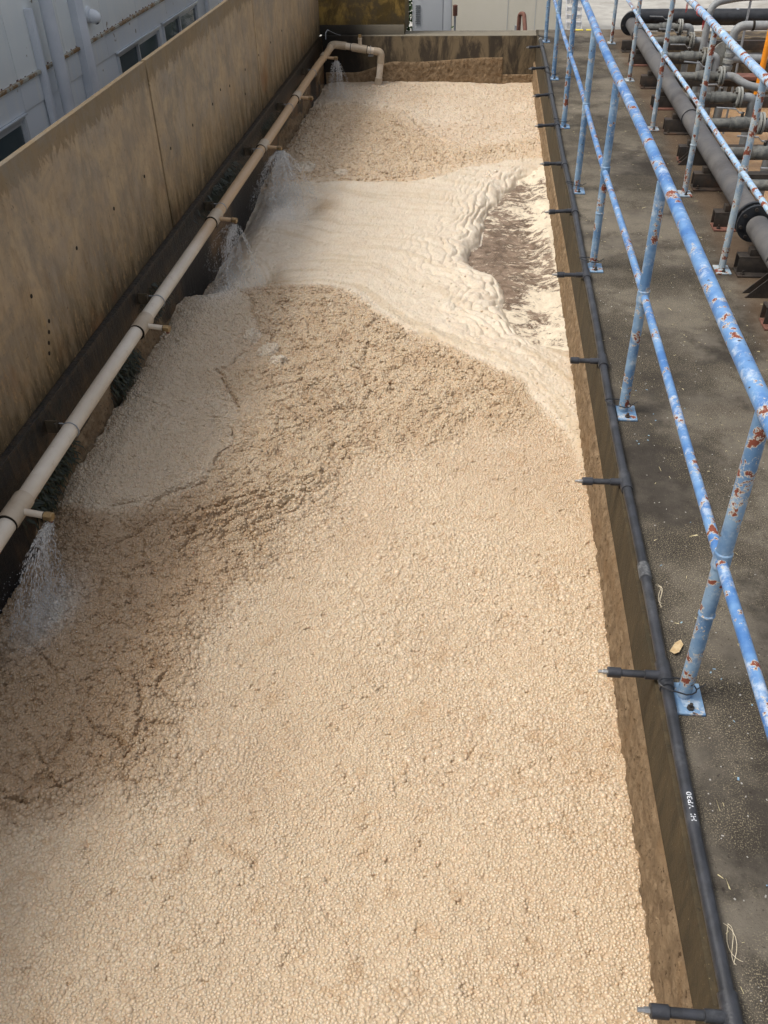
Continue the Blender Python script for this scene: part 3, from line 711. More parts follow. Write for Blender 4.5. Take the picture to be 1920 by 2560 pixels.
# churned open water
xs = np.linspace(-.25, XR - .002, 150); yy_ = np.linspace(5.1, 9.2, 420)
X, Y = np.meshgrid(xs, yy_)
dh = sdf(X, Y, HOLE)
jet = sum(np.exp(-((X - jx) / rx) ** 2 - ((Y - jy) / ry) ** 2) for jx, jy, rx, ry in ((.52, 6.15, .16, .22), (.55, 5.6, .2, .2), (.55, 8.9, .25, .25), (.45, 8.05, .25, .14), (.6, 7.6, .1, .5), (.3, 5.9, .1, .1)))
Z = -.592 + .030 * (fbm(X, Y * .6, .12, 4, 3) - .5) + .05 * (fbm(X, Y * .5, .35, 3, 4) - .5) + .05 * jet * fbm(X, Y, .09, 4, 6) + .05 * sstep(X, .45, XR)
fr = .03 + .07 * sstep(dh, -.08, -.01) + .11 * np.clip(jet, 0, 1) + .04 * sstep(X, .25, .65) + .12 * sstep(dh, -.10, -.02) * sstep(X, .3, .5) - .05 * np.exp(-((X - .1) / .2) ** 2 - ((Y - 7.0) / .5) ** 2)
me = grid_mesh('churned_water', X, Y, Z, None, {'froth': fr})
tag(link('churned_water', me, 'churned'), kind='structure')
del X, Y, Z

# second tank beyond the pipe manifold
X, Y = np.meshgrid(np.linspace(2.03, 6.0, 130), np.linspace(3.5, 12.9, 260))
Z = -.8 + .05 * (fbm(X, Y, .3, 4, 9) - .5) + .02 * domes(X, Y, .06, 8)
tn = np.empty(X.shape + (3,)); tn[:] = C(170, 140, 108)
tag(link('foam', grid_mesh('foam', X, Y, Z, None, {'tint': tn, 'fine': np.ones_like(X)}), 'foam'), 'brown froth in the neighbouring tank under the pipework', 'foam', kind='stuff')

# ------------------------------------------------------------------ railings
POSTS = [.25, 1.976, 3.711, 5.41, 6.833, 8.548, 10.345, 12.235]
FPOSTS = [2.2, 3.85, 5.422, 6.803, 8.492, 10.284, 12.138]
HR, HM = 1.1, .592
def railing(xr, posts, y0, y1, label, mrail, mpost, rtop, rpost, rmid, plate_dx):
    t = thing('railing', label, 'railing', (xr, posts[1], 0))
    L = lambda x, y, z: (x - xr, y - posts[1], z)
    wob = lambda y, k: .006 * math.sin(y * 1.7 + k)
    ysamp = [y0 + (y1 - y0) * i / 40 for i in range(41)]
    MB().tube([L(xr + wob(y, 0), y, HR + wob(y, 2)) for y in ysamp], rtop, 18).build('top_rail', mrail, t)
    for a, b in zip([y0] + posts, posts + [y1]):
        if b - a < .1: continue
        MB().tube([L(xr + wob(q, 1), q, HM + wob(q, 3) * .6) for q in (a + .004, a + (b - a) * .33, a + (b - a) * .66, b - .004)], rmid, 14).build('mid_rail', mrail, t)
    for i, y in enumerate(posts):
        g = random.Random(int(y * 100)); lx, ly = g.uniform(-.006, .006), g.uniform(-.008, .008)
        p = MB().tube([L(xr + lx, y + ly, .006), L(xr + lx, y + ly, .10), L(xr + lx * .5, y, HM), L(xr, y, HR - rtop * .6)], rpost, 16).build('post', mpost, t)
        # base plate with two bolts, sleeve joint, weld bead at the mid rail
        bp = MB().box(L(xr - .045 + plate_dx, y - .085, .001), L(xr + .045 + plate_dx, y + .045, .010)).build('base_plate', mpost, p, bevel=.002)
        for bx_, by_ in ((.0, -.062),):
            MB().lathe(L(xr + plate_dx + bx_, y + by_, .010), (0, 0, 1), [(0, .012), (.008, .012), (.0081, .006), (.022, .006)], 6).build('anchor_bolt', 'dark_steel', p)
        MB().lathe(L(xr, y, HM - .03), (0, 0, 1), [(0, rpost + .0005), (.004, rpost + .004), (.056, rpost + .004), (.06, rpost + .0005)], 16).build('weld_collar', mpost, p)
        if i % 2 == 1:
            MB().lathe(L(xr + lx * .6, y + ly * .6, .34 + .03 * (i % 3)), (0, 0, 1), [(0, rpost + .0005), (.003, rpost + .003), (.009, rpost + .003), (.012, rpost + .0005)], 16).build('sleeve_joint', mpost, p)
    return t
railing(.739, POSTS, -.6, 12.6, 'saturated blue flaking pipe railing beside the black spray pipe', 'blue_rail', 'blue_post', .0245, .0225, .0165, .012)
railing(1.525, FPOSTS, 1.2, 12.5, 'pale blue rusty pipe railing beside the grey manifold', 'pale_rail', 'pale_post', .0245, .0205, .0165, 0)

# red twine ends tied round the pale railing
for y, tl in ((8.05, 'red twine knotted round the pale top rail, above a valve lever'), (7.35, 'red twine hanging from the pale top rail next to the orange pole')):
    mb = MB()
    for k in range(3):
        a = .3 * k; mb.tube([(1.525 + .027 * math.cos(th), y + .004 * k + .003 * math.sin(3 * th), 1.1 + .027 * math.sin(th)) for th in [i * math.pi / 6 for i in range(13)]], .003, 5)
    mb.tube([(1.55, y, 1.09), (1.556, y + .01, 1.05), (1.552, y - .01, 1.01), (1.556, y, .985)], .0035, 5).tube([(1.55, y, 1.09), (1.562, y - .012, 1.06), (1.56, y - .006, 1.0)], .003, 5)
    tag(mb.build('twine', 'red_twine'), tl, 'twine', 'red twine on the pale railing')

# ------------------------------------------------------------------ black spray pipe on the walkway edge
NZ = [11.794, 10.709, 9.565, 8.494, 7.384, 6.332, 5.227, 4.148, 3.101, 2.029, .97]
TIP = [.496, .493, .497, .480, .4845, .477, .475, .485, .467, .4675, .464]
DY = [-.24, -.30, -.22, -.2, -.13, -.12, -.05, -.045, -.015, -.007, -.015]
XB, ZB = .682, .026
bxf = lambda y: XB + .004 * math.sin(y * 1.3) + .003 * math.sin(y * 3.1)
bp = thing('spray_pipe', 'long black plastic spray pipe lying along the walkway edge', 'pipe')
yl = [-.5 + i * .16 for i in range(81)]; yl = [y for y in yl if y < 12.15] + [12.2]
MB().tube([(bxf(y), y, ZB + .003 * abs(math.sin(y * 1.5))) for y in yl], .019, 16).build('pipe_run', 'black_plastic', bp)
MB().lathe((bxf(12.2), 12.18, ZB), (0, 1, 0), [(0, .022), (.04, .022), (.045, .015)], 16).build('end_cap', 'grey_pvc', bp)
for i, (y, xt) in enumerate(zip(NZ, TIP)):
    x = bxf(y); zt = ZB + .008 + .006 * math.sin(i * 2.1)
    te = MB().lathe((x, y - .055, ZB + .002), (0, 1, 0), [(0, .020), (.001, .0245), (.11, .0245), (.111, .020)], 18).build('tee', 'black_plastic', bp)
    e = Vector((xt, y + DY[i] * .35, zt)); s0 = Vector((x, y, ZB + .003)); d = (e - s0).normalized()
    br = MB().tube([s0, s0 + d * (e - s0).length * .8], .0125, 14).build('branch', 'black_plastic', bp)
    Ln = (e - s0).length
    MB().lathe(s0 + d * .015, d, [(0, .016), (.05, .016), (.052, .0125)], 14).build('branch_socket', 'black_plastic', br)
    MB().lathe(s0 + d * (Ln - .075), d, [(0, .0125), (.002, .0175), (.044, .0175), (.046, .012)], 14).build('coupling', 'black_plastic', br)
    if i != 7:
        MB().lathe(s0 + d * (Ln - .031), d, [(0, .0085), (.016, .0085), (.0165, .006), (.031, .006)], 6).build('nozzle', 'bright_metal', br)
MB().lathe((bxf(2.55), 2.50, ZB + .002), (0, 1, 0), [(0, .0195), (.002, .0225), (.075, .0225), (.077, .0195)], 16).build('joint_socket', 'worn_plastic', bp)
for y in POSTS[1:]:
    x0 = bxf(y); loop = []
    for k in range(17):
        th = 2 * math.pi * k / 16
        loop.append(((x0 + .739) / 2 + .062 * math.cos(th), y - .01 + .034 * math.sin(th) * (1 if math.cos(th) > 0 else .8) , .055 - .012 * math.cos(th)))
    mb = MB().tube(loop, .0026, 6, False); mb.tube([loop[0], (loop[0][0] + .03, loop[0][1] + .012, .058)], .002, 5)
    mb.build('cable_tie', 'black_flange', bp)
cu = bpy.data.curves.new('print', 'FONT'); cu.body = 'HI  VP30'; cu.size = .021; cu.extrude = .0003; cu.align_x = 'LEFT'
to = bpy.data.objects.new('print_tmp', cu); COL.objects.link(to)
dg = bpy.context.evaluated_depsgraph_get(); tm = bpy.data.meshes.new_from_object(to.evaluated_get(dg)); bpy.data.objects.remove(to)
for v in tm.vertices:                                           # wrap the print round the pipe
    q = v.co.copy(); yy = 1.48 + q.x * 1.25; th = (q.y - .007) / .0194
    rad = .0193 + q.z
    v.co = (bxf(yy) - rad * math.sin(th), yy, ZB + .003 * abs(math.sin(yy * 1.5)) + rad * math.cos(th))
link('pipe_print', tm, 'white_print', bp)

# ------------------------------------------------------------------ white water pipe on the left wall
wp = thing('water_pipe', 'off-white plastic water pipe bracketed along the wet left wall', 'pipe')
XW, ZW, RW = -1.957, -.10, .040
run = [(XW, -1.0, ZW)] + [(XW + .004 * math.sin(y), y, ZW + .003 * math.sin(y * 1.9)) for y in [i * .5 for i in range(24)]] + [(-1.94, 12.0, -.09)]
MB().tube(run + [(-1.935, 12.36, -.075)], RW, 20).build('pipe_run', 'white_pvc', wp)
MB().tube(fillet([(-1.935, 12.30, -.076), (-1.933, 12.47, -.072), (-1.76, 12.47, -.09)], .11, 8), .047, 20).build('elbow', 'pvc_fitting', wp)
MB().tube([(-1.78, 12.47, -.088), (-1.38, 12.465, -.150)], RW, 20).build('cross_pipe', 'white_pvc', wp)
tt_ = MB().lathe((-1.68, 12.47, -.104), (.99, 0, -.155), [(0, .041), (.001, .048), (.19, .048), (.191, .041)], 20).build('tee', 'pvc_fitting', wp)
MB().lathe((-1.575, 12.47, -.10), (0, -.05, 1), [(0, .024), (.085, .024), (.086, .027), (.105, .027)], 16).build('air_branch', 'pvc_fitting', tt_)
MB().lathe((-1.575, 12.465, .0), (0, 0, 1), [(0, .016), (.012, .016), (.0125, .021), (.042, .021), (.043, .016)], 8).build('air_cap', 'brass', tt_)
for q in (-1.70, -1.49): MB().lathe((q, 12.47, -.10 - (q + 1.70) * .155), (.99, 0, -.155), [(0, .0495), (.006, .0495)], 20).build('rubber_ring', 'sealant', wp)
MB().tube(fillet([(-1.40, 12.465, -.147), (-1.305, 12.465, -.162), (-1.318, 12.462, -.29)], .085, 8), .046, 20).build('elbow', 'pvc_fitting', wp)
MB().tube([(-1.318, 12.462, -.28), (-1.345, 12.455, -.50)], RW, 20).build('drop_leg', 'white_pvc', wp)
MB().lathe((-1.342, 12.456, -.46), (-.12, -.02, -1), [(0, .042), (.002, .047), (.11, .049), (.112, .03)], 20).build('outlet', 'pvc_fitting', wp)
mb = MB().tube([(-1.44, 12.465 + .05 * math.cos(a), -.14 + .05 * math.sin(a)) for a in [i * math.pi / 8 for i in range(17)]], .003, 6)
mb.box((-1.475, 12.44, -.205), (-1.41, 12.60, -.198)); mb.build('pipe_clamp', 'galvanised', wp)
TY = [1.09, 2.877, 4.66, 6.418, 8.207, 9.959, 11.85]
TTX = [-1.80, -1.79, -1.80, -1.79, -1.79, -1.79, -1.765]
jet_tips = {}
for i, (y, xt) in enumerate(zip(TY, TTX)):
    te = MB().lathe((XW, y - .09, ZW), (0, 1, 0), [(0, .0405), (.002, .0475), (.18, .0475), (.182, .0405)], 20).build('tee', 'pvc_fitting', wp)
    MB().lathe((XW, y - .094, ZW), (0, 1, 0), [(0, .0478), (.004, .0478)], 20).build('rubber_ring', 'sealant', te)
    d = Vector((1, -.16, -.03)).normalized(); s0 = Vector((XW + .03, y, ZW))
    MB().tube([s0, s0 + d * .11], .0155, 14).build('branch', 'white_pvc', te)
    MB().lathe(s0 + d * .108, d, [(0, .017), (.004, .017)], 14).build('gasket', 'sealant', te)
    MB().lathe(s0 + d * .112, d, [(0, .019), (.002, .0215), (.036, .0215), (.039, .018)], 6).build('nozzle_cap', 'brass', te)
    e = s0 + d * .134
    MB().lathe(e + Vector((0, 0, -.012)), (0, 0, -1), [(0, .011), (.018, .011), (.019, .007)], 8).build('spout', 'rust_brown', te)
    jet_tips[i] = e + Vector((0, 0, -.03))
for y in (1.9, 3.527, 4.991, 6.628, 8.015, 9.528, 11.038):
    a = MB().tube([(XW + .0425 * math.cos(th), y, ZW + .0425 * math.sin(th)) for th in [i * math.pi / 9 for i in range(-7, 12)]], .0035, 6)
    a.tube([(XW - .03, y, ZW + .036), (XW - .075, y, ZW + .036)], .0035, 6).build('u_bolt', 'galvanised', wp)
    b = MB().box((XL + .001, y - .003, ZW - .02), (XW - .05, y + .003, ZW + .05)); b.box((XW - .058, y - .03, ZW - .03), (XW - .054, y + .0035, ZW + .05))
    b.build('bracket', 'bracket_steel', wp)
# hose bib twist and wire in the far corner
tag(MB().tube([(-2.02, 12.5, -.02), (-2.02, 12.52, .05), (-2.0, 12.55, .08), (-1.98, 12.56, .07)], .006, 6).tube([(-2.0, 12.55, .08), (-1.9, 12.58, .03), (-1.84, 12.6, .008)], .002, 5).build('wire_stub', 'galvanised'), 'small bent wire stub in the dark corner above the pipe elbow', 'wire')

# water jets: cones of fine falling streaks
def spray(tip, n, main, spread, label, seed, mist=.25, zend=ZF + .02):
    rg = random.Random(seed); mb = MB(); g = 9.8
    dirs = [(rg.gauss(0, 1), rg.gauss(0, 1), rg.gauss(0, .15)) for _ in range(26)]
    for k in range(n):
        u = rg.random(); q0 = dirs[int(26 * rg.random() ** 1.3)]; a = (q0[0] + rg.gauss(0, .16)) * spread[0]; b = (q0[1] + rg.gauss(0, .16)) * spread[1]; c_ = q0[2] + rg.gauss(0, .05)
        v = Vector((main[0] + a, main[1] + b, main[2] + c_)); tmax = .0
        disc = v.z ** 2 + 2 * g * (tip.z - zend); tmax = (v.z + math.sqrt(max(disc, 0))) / g
        tt = tmax * (rg.random() ** .8)
        p = tip + v * tt + Vector((0, 0, -.5 * g * tt * tt)) + Vector((rg.gauss(0, .006), rg.gauss(0, .006), rg.gauss(0, .006)))
        if p.x < XL + .01: p.x = XL + .01 + rg.random() * .02
        vel = v + Vector((0, 0, -g * tt)); d = vel.normalized()
        L = rg.uniform(.004, .018); r = rg.uniform(.0008, .0021)
        s = d.cross(Vector((rg.gauss(0, 1), rg.gauss(0, 1), rg.gauss(0, 1)))).normalized(); q = d.cross(s)
        mb.add([p - d * L, p + s * r, p + (-s * .5 + q * .87) * r, p + (-s * .5 - q * .87) * r, p + d * L * .6], [(0, 2, 1), (0, 3, 2), (0, 1, 3), (4, 1, 2), (4, 2, 3), (4, 3, 1)])
    for k in range(int(n * mist)):                               # splash beads
        a = rg.uniform(0, 6.28); rr = abs(rg.gauss(0, .16)); base = tip + Vector((main[0] * .3, main[1] * .3, 0))
        p = Vector((max(base.x + rr * math.cos(a), XL + .02), base.y + rr * 1.4 * math.sin(a), zend + abs(rg.gauss(0, .06)))); r = rg.uniform(.0012, .003)
        mb.add([p + Vector(o) * r for o in ((1, 0, 0), (-1, 0, 0), (0, 1, 0), (0, -1, 0), (0, 0, 1), (0, 0, -1))], [(0, 2, 4), (2, 1, 4), (1, 3, 4), (3, 0, 4), (2, 0, 5), (1, 2, 5), (3, 1, 5), (0, 3, 5)])
    me = bpy.data.meshes.new('water_spray'); me.from_pydata(mb.v, [], mb.f)
    tag(link('water_spray', me, 'spray', smooth=True), label, 'water spray', 'water jets falling from the white pipe')
spray(jet_tips[1], 2400, (-.32, -.70, -.2), (.20, .40), 'jet of water falling against the blackest stretch of wet wall', 1)
spray(jet_tips[3], 3000, (-.05, -.55, -.1), (.35, .6), 'thin spreading jet of water cutting a brown notch in the froth', 2)
spray(jet_tips[4], 8000, (.12, -.6, .1), (.5, .7), 'broad white splashing jet of water from the rusty nozzle', 3)
spray(jet_tips[6], 2400, (-.02, -.15, .0), (.28, .3), 'narrow cone of water falling beside the pipe elbow', 4)

# ------------------------------------------------------------------ pipe manifold
XM, ZM, RM = 1.72, .225, .068
mf = thing('pipe_manifold', 'grey pipe manifold with flanges and a row of ball valves', 'manifold', (XM, 8.5, 0))
o0 = Vector((XM, 8.5, 0)); L3 = lambda *p: Vector(p) - o0
MB().tube([L3(XM, 5.72, ZM), L3(XM, 12.05, ZM)], RM, 28).build('header_pipe', 'grey_manifold', mf)
MB().tube([L3(XM, 3.6, ZM), L3(XM, 5.55, ZM)], RM, 28).build('header_pipe', 'grey_manifold', mf)
def flange(y, nm='flange', r=.115):
    f = MB().lathe(L3(XM, y - .012, ZM), (0, 1, 0), [(0, RM + .004), (.001, r), (.023, r), (.024, RM + .004)], 32).build(nm, 'black_flange', mf)
    for k in range(8):
        a = k * math.pi / 4 + .2
        MB().lathe(L3(XM + (r - .022) * math.cos(a), y - .026, ZM + (r - .022) * math.sin(a)), (0, 1, 0), [(0, .011), (.052, .011)], 6).build('bolt', 'dark_steel', f)
flange(5.60); flange(5.66); flange(12.03, r=.125)
for y in (11.35, 4.95, 7.95):                                   # holding straps
    MB().tube([L3(XM + (RM + .004) * math.cos(th), y, ZM + (RM + .004) * math.sin(th)) for th in [i * math.pi / 12 for i in range(-2, 15)]], .005, 6).build('strap', 'black_flange', mf)
MB().tube([L3(XM + .05, 12.30, .25), L3(5.6, 12.24, .25)], .088, 28).build('cross_header', 'black_flange', mf)
MB().tube(fillet([L3(XM, 12.04, ZM), L3(XM, 12.27, ZM + .02), L3(XM + .25, 12.29, .25)], .2, 8), .085, 24).build('header_elbow', 'black_flange', mf)
MB().lathe(L3(2.95, 12.29, .25), (1, 0, 0), [(0, .0885), (.004, .0915), (.03, .0915), (.034, .0885)], 24).build('pipe_clip', 'galvanised', mf)
BR = [11.815, 11.055, 10.286, 9.428, 8.646, 7.828, 7.05, 6.32]
XV = 2.245
for i, y in enumerate(BR):
    b = MB().tube([L3(XM + .05, y, ZM), L3(XV - .01, y, ZM)], .036, 18).build('branch_pipe', 'valve_grey', mf)
    vb = MB().lathe(L3(XV - .24, y, ZM), (1, 0, 0), [(0, .037), (.002, .046), (.03, .046), (.032, .042), (.05, .052), (.12, .052), (.135, .043), (.18, .043), (.182, .037)], 20).build('ball_valve', 'valve_grey', mf)
    MB().tube([L3(XV - .15, y, ZM + .045), L3(XV - .15, y, ZM + .085)], .012, 10).build('valve_stem', 'dark_steel', vb)
    ang = (.0, .05, -.08, .35, -.25, .1, .05, 0)[i]; ca, sa = -math.cos(ang), math.sin(ang)
    hv = MB(); P0 = L3(XV - .15, y, ZM + .08)
    pts = [P0, P0 + Vector((ca * .03, sa * .03, .0)), P0 + Vector((ca * .06, sa * .06, .028)), P0 + Vector((ca * .21, sa * .21, .032))]
    sd_ = Vector((-sa, ca, 0)) * .012
    for a_, b_ in zip(pts[:-1], pts[1:]):
        u_ = Vector((0, 0, .004))
        hv.add([a_ - sd_ - u_, a_ + sd_ - u_, b_ + sd_ - u_, b_ - sd_ - u_, a_ - sd_ + u_, a_ + sd_ + u_, b_ + sd_ + u_, b_ - sd_ + u_], [(0, 1, 2, 3), (4, 5, 6, 7), (0, 1, 5, 4), (1, 2, 6, 5), (2, 3, 7, 6), (3, 0, 4, 7)])
    hv.build('lever', 'bright_metal', vb, sharp=20)
    for q in (0, .026):
        f = MB().lathe(L3(XV - .022 + q, y, ZM), (1, 0, 0), [(0, .04), (.001, .085), (.018, .085), (.019, .04)], 26).build('branch_flange', 'flange_grey', mf)
        for k in range(4):
            a = k * math.pi / 2 + .78
            MB().lathe(L3(XV - .04 + q, y + .066 * math.cos(a), ZM + .066 * math.sin(a)), (1, 0, 0), [(0, .009), (.05, .009)], 6).build('bolt', 'dark_steel', f)
    if i == 3:
        MB().tube(fillet([L3(XV + .02, y, ZM), L3(XV + .12, y, ZM), L3(XV + .22, y - .05, ZM - .06), L3(XV + .34, y - .05, ZM - .09), L3(3.6, y - .05, ZM - .09)], .07, 6), .036, 18).build('outlet_bend', 'grey_pvc', mf)
    elif i == 1:
        MB().tube(fillet([L3(XV + .02, y, ZM), L3(XV + .12, y, ZM), L3(XV + .2, y, ZM - .09), L3(XV + .2, y, -.7)], .07, 6), .036, 18).build('outlet_bend', 'grey_pvc', mf)
    else:
        MB().tube(fillet([L3(XV + .02, y, ZM), L3(XV + .13, y, ZM), L3(XV + .13, y, -.75)], .075, 7), .038, 18).build('outlet_bend', 'grey_pvc', mf)

# steel channel beams carrying the manifold
BY = [11.70, 11.0, 10.0, 9.2, 8.4, 7.62, 6.95, 6.15, 5.40, 4.70, 4.0]
names = ['by the far flange of the grey manifold', 'second from the far flange of the grey manifold', 'third from the far flange of the grey manifold', 'fourth from the far flange of the grey manifold', 'fifth from the far flange of the grey manifold', 'sixth from the far flange of the grey manifold, beside a gusset', 'seventh from the far flange of the grey manifold', 'under the manifold just past its near black flange', 'under the near black flange of the manifold', 'beyond the gusset with a black hose', 'last along the near grey pipe']
for i, y in enumerate(BY):
    t = thing('steel_beam', 'dark steel channel beam ' + names[i], 'beam', (1.60, y, 0), 'channel beams under the manifold')
    w_ = .085
    mb = MB().box((0, -w_ / 2, .100), (2.6, w_ / 2, .108)); mb.box((0, w_ / 2 - .006, .012), (2.6, w_ / 2, .0995)); mb.box((0, -w_ / 2, .012), (2.6, -w_ / 2 + .006, .0995))
    mb.build('channel', 'dark_steel', t, bevel=.0015)
    MB().box((-.004, -.10, .001), (.40, .035, .0115)).build('foot_plate', 'rust_brown' if i % 2 else 'dark_steel', t, bevel=.002)
    MB().lathe((.03, -.075, .0115), (0, 0, 1), [(0, .013), (.01, .013), (.0101, .006), (.026, .006)], 6).build('anchor_bolt', 'dark_steel', t)
    if i not in (0,): MB().box((.06, -.03, .1082), (.20, .03, .150)).build('saddle', 'dark_steel', t, bevel=.003)
for y, lb in ((7.50, 'black triangular gusset foot under the grey manifold away from the hose'), (5.05, 'black triangular gusset foot below the looped black hose')):
    t = thing('gusset_foot', lb, 'bracket', (1.58, y, 0))
    pr = [(0, 0), (.36, 0), (.36, .14), (.13, .14)]
    for yy in (-.035, .03):
        MB().add([(x, yy, z + .001) for x, z in pr] + [(x, yy + .008, z + .001) for x, z in pr], [(0, 1, 2, 3), (7, 6, 5, 4), (0, 4, 5, 1), (1, 5, 6, 2), (2, 6, 7, 3), (3, 7, 4, 0)]).build('gusset_plate', 'dark_steel', t)
    MB().box((.11, -.026, .1415), (.36, .029, .149)).build('top_plate', 'dark_steel', t)
tag(MB().tube(fillet([(1.70, 5.06, .150), (1.645, 5.02, .24), (1.70, 4.93, .315), (1.80, 4.93, .30), (1.84, 4.94, .13)], .06, 6), .010, 10).build('hose', 'black_flange'), 'thin black hose looped over the near grey manifold pipe', 'hose')

# grey plastic pipework behind the valves
t = thing('plastic_pipework', 'light grey plastic riser with an elbow behind the ball valves', 'pipework', (2.50, 10.3, 0))
o1 = Vector((2.50, 10.3, 0)); L4 = lambda *p: Vector(p) - o1
MB().tube(fillet([L4(2.50, 10.3, -.75), L4(2.50, 10.3, .50), L4(4.6, 10.3, .50)], .11, 8), .043, 20).build('riser', 'grey_pvc', t)
for z_, r_ in ((.10, .052), (.16, .056), (.22, .05), (.30, .054)): MB().lathe(L4(2.50, 10.3, z_), (0, 0, 1), [(0, .044), (.002, r_), (.035, r_), (.037, .044)], 18).build('union_ring', 'flange_grey', t)
MB().lathe(L4(2.66, 10.3, .50), (1, 0, 0), [(0, .044), (.002, .0465), (.022, .0465), (.024, .044)], 18).build('rubber_ring', 'sealant', t)
MB().lathe(L4(2.45, 10.36, .24), (0, -1, 0), [(0, .03), (.002, .11), (.02, .11), (.022, .03)], 28).build('blind_flange', 'flange_grey', t)
MB().tube([L4(2.50, 10.3, .2), L4(3.2, 10.3, .2)], .04, 18).build('side_pipe', 'grey_pvc', t)
t = thing('plastic_pipework', 'grey plastic pipe arching over the black cross header', 'pipework', (2.30, 10.9, 0))
o2 = Vector((2.30, 10.9, 0)); L5 = lambda *p: Vector(p) - o2
MB().tube(fillet([L5(2.33, 10.8, -.75), L5(2.33, 10.8, .62), L5(2.62, 10.9, .66), L5(4.6, 10.9, .72)], .12, 8), .036, 18).build('riser', 'grey_pvc', t)
MB().tube([L5(2.75, 10.9, .67), L5(2.75, 10.9, -.7)], .012, 10).build('support_rod', 'galvanised', t)
tag(MB().tube([(2.70, 9.75, -.6), (2.70, 9.75, 1.0)], .028, 16).lathe((2.70, 9.75, 1.0), (0, 0, 1), [(0, .028), (.01, .032), (.03, .032), (.034, .02)], 16).build('marker_pole', 'orange_plastic'), 'upright orange plastic pole behind the rusty railing post', 'pole')

# side walls of the neighbouring tank and beams across it
nb = thing('tank_wall', 'concrete wall of the neighbouring tank under the black cross header', 'wall')
MB().box((2.03, 12.5, -2.5), (6.2, 12.96, -.02)).build('wall_body', 'damp', nb, bevel=.008)
for y, lb in ((10.62, 'long brown timber walk board behind the valves, next to the arching pipe'), (9.85, 'long brown timber walk board behind the valves, next to the orange pole')):
    tag(MB().box((2.30, y - .08, .109), (5.2, y + .08, .145)).build('board', 'rust_brown', bevel=.004), lb, 'board')

# ------------------------------------------------------------------ building on the left
XB_ = -3.4
bl = thing('metal_building', 'pale grey sheet-metal building with aluminium windows behind the panel wall', 'building', (XB_, 8, -2.6))
ob = Vector((XB_, 8, -2.6)); LB = lambda *p: Vector(p) - ob
wins = [(5.55, 6.72), (8.80, 10.12), (10.24, 11.62)]
segs = [-4] + [v for w_ in wins for v in w_] + [20]
# cladding is built round the window openings
mb = MB()
for a, b in zip(segs[0::2], segs[1::2]): mb.box(LB(XB_ - .15, a, -2.6), LB(XB_, b, .56))
for a, b in wins: mb.box(LB(XB_ - .15, a, -2.6), LB(XB_, b, -.35))
mb.build('lower_cladding', 'cladding', bl)
pw_ = .92
yy = 4.0; k = 0
while yy < 16:
    MB().box(LB(XB_ - .15, yy + .003, .56), LB(XB_ + .012, yy + pw_ - .003, 2.9)).build('cladding_sheet', 'cladding', bl, bevel=.003)
    yy += pw_; k += 1
MB().box(LB(XB_ - .15, -4, .5605), LB(XB_ + .001, 3.998, 2.9)).build('upper_cladding', 'cladding', bl)
MB().box(LB(XB_ + .012, -4, .748), LB(XB_ + .040, 16, .772)).build('flashing', 'flashing', bl, bevel=.004)
mb = MB(); g = random.Random(3)
for q in range(120):
    y = 4 + q * .1 + g.uniform(-.03, .03); hgt = g.uniform(.002, .014)
    mb.box(LB(XB_ + .0125, y, .773), LB(XB_ + .016, y + g.uniform(.01, .03), .773 + hgt))
mb.build('rust_flakes', 'rust_brown', bl)['kind'] = 'stuff'
MB().box(LB(XB_ - 6, -4, 2.901), LB(XB_ + .1, 20, 3.05)).build('roof_edge', 'cladding', bl, bevel=.01)
for a, b in wins:
    fr_ = MB(); ft = .032
    fr_.box(LB(XB_ - .08, a, .520), LB(XB_ + .015, b, .545)); fr_.box(LB(XB_ - .08, a, -.35), LB(XB_ + .02, b, -.31))
    fr_.box(LB(XB_ - .08, a, -.309), LB(XB_ + .02, a + ft, .519)); fr_.box(LB(XB_ - .08, b - ft, -.309), LB(XB_ + .02, b, .519))
    wf = fr_.build('window', 'aluminium', bl, bevel=.003)
    MB().box(LB(XB_ + .0, a - .02, .546), LB(XB_ + .035, b + .02, .558)).build('drip_cap', 'aluminium', wf, bevel=.003)
    mid = (a + b) / 2
    for (p, q, dx) in ((a + ft, mid + .015, -.03), (mid - .015, b - ft, -.009)):
        MB().box(LB(XB_ + dx - .004, p + .02, -.28), LB(XB_ + dx, q - .02, .50)).build('pane', 'glass', wf)
        sm = MB(); sm.box(LB(XB_ + dx - .012, p, -.308), LB(XB_ + dx + .008, p + .026, .518)); sm.box(LB(XB_ + dx - .012, q - .026, -.308), LB(XB_ + dx + .008, q, .518)); sm.box(LB(XB_ + dx - .012, p + .026, .492), LB(XB_ + dx + .008, q - .026, .518))
        sm.build('sash', 'aluminium', wf)
MB().tube([LB(XB_ + .11, 7.30, -2.6), LB(XB_ + .11, 7.30, 2.7)], .05, 18).build('downpipe', 'downpipe', bl)
MB().box(LB(XB_ + .012, 7.11, -2.6), LB(XB_ + .06, 7.17, 1.18)).build('conduit', 'downpipe', bl, bevel=.006)
MB().box(LB(XB_ + .001, 7.93, -2.6), LB(XB_ + .075, 8.10, 1.12)).build('corner_trim', 'downpipe', bl, bevel=.008)
MB().box(LB(XB_ + .0125, 11.95, -2.6), LB(XB_ + .05, 12.02, 2.6)).build('conduit', 'downpipe', bl, bevel=.006)
sc = thing('dome_camera', 'small white dome security camera on the metal building', 'camera', (XB_ + .013, 8.30, .95))
MB().lathe((0, 0, 0), (1, 0, 0), [(0, .065), (.018, .065), (.022, .05)], 22).build('mount_plate', 'camera_white', sc)
MB().lathe((.02, 0, -.005), (1, 0, -.35), [(0, .052), (.035, .055), (.065, .047), (.085, .028), (.092, .008)], 22).build('housing', 'camera_white', sc)
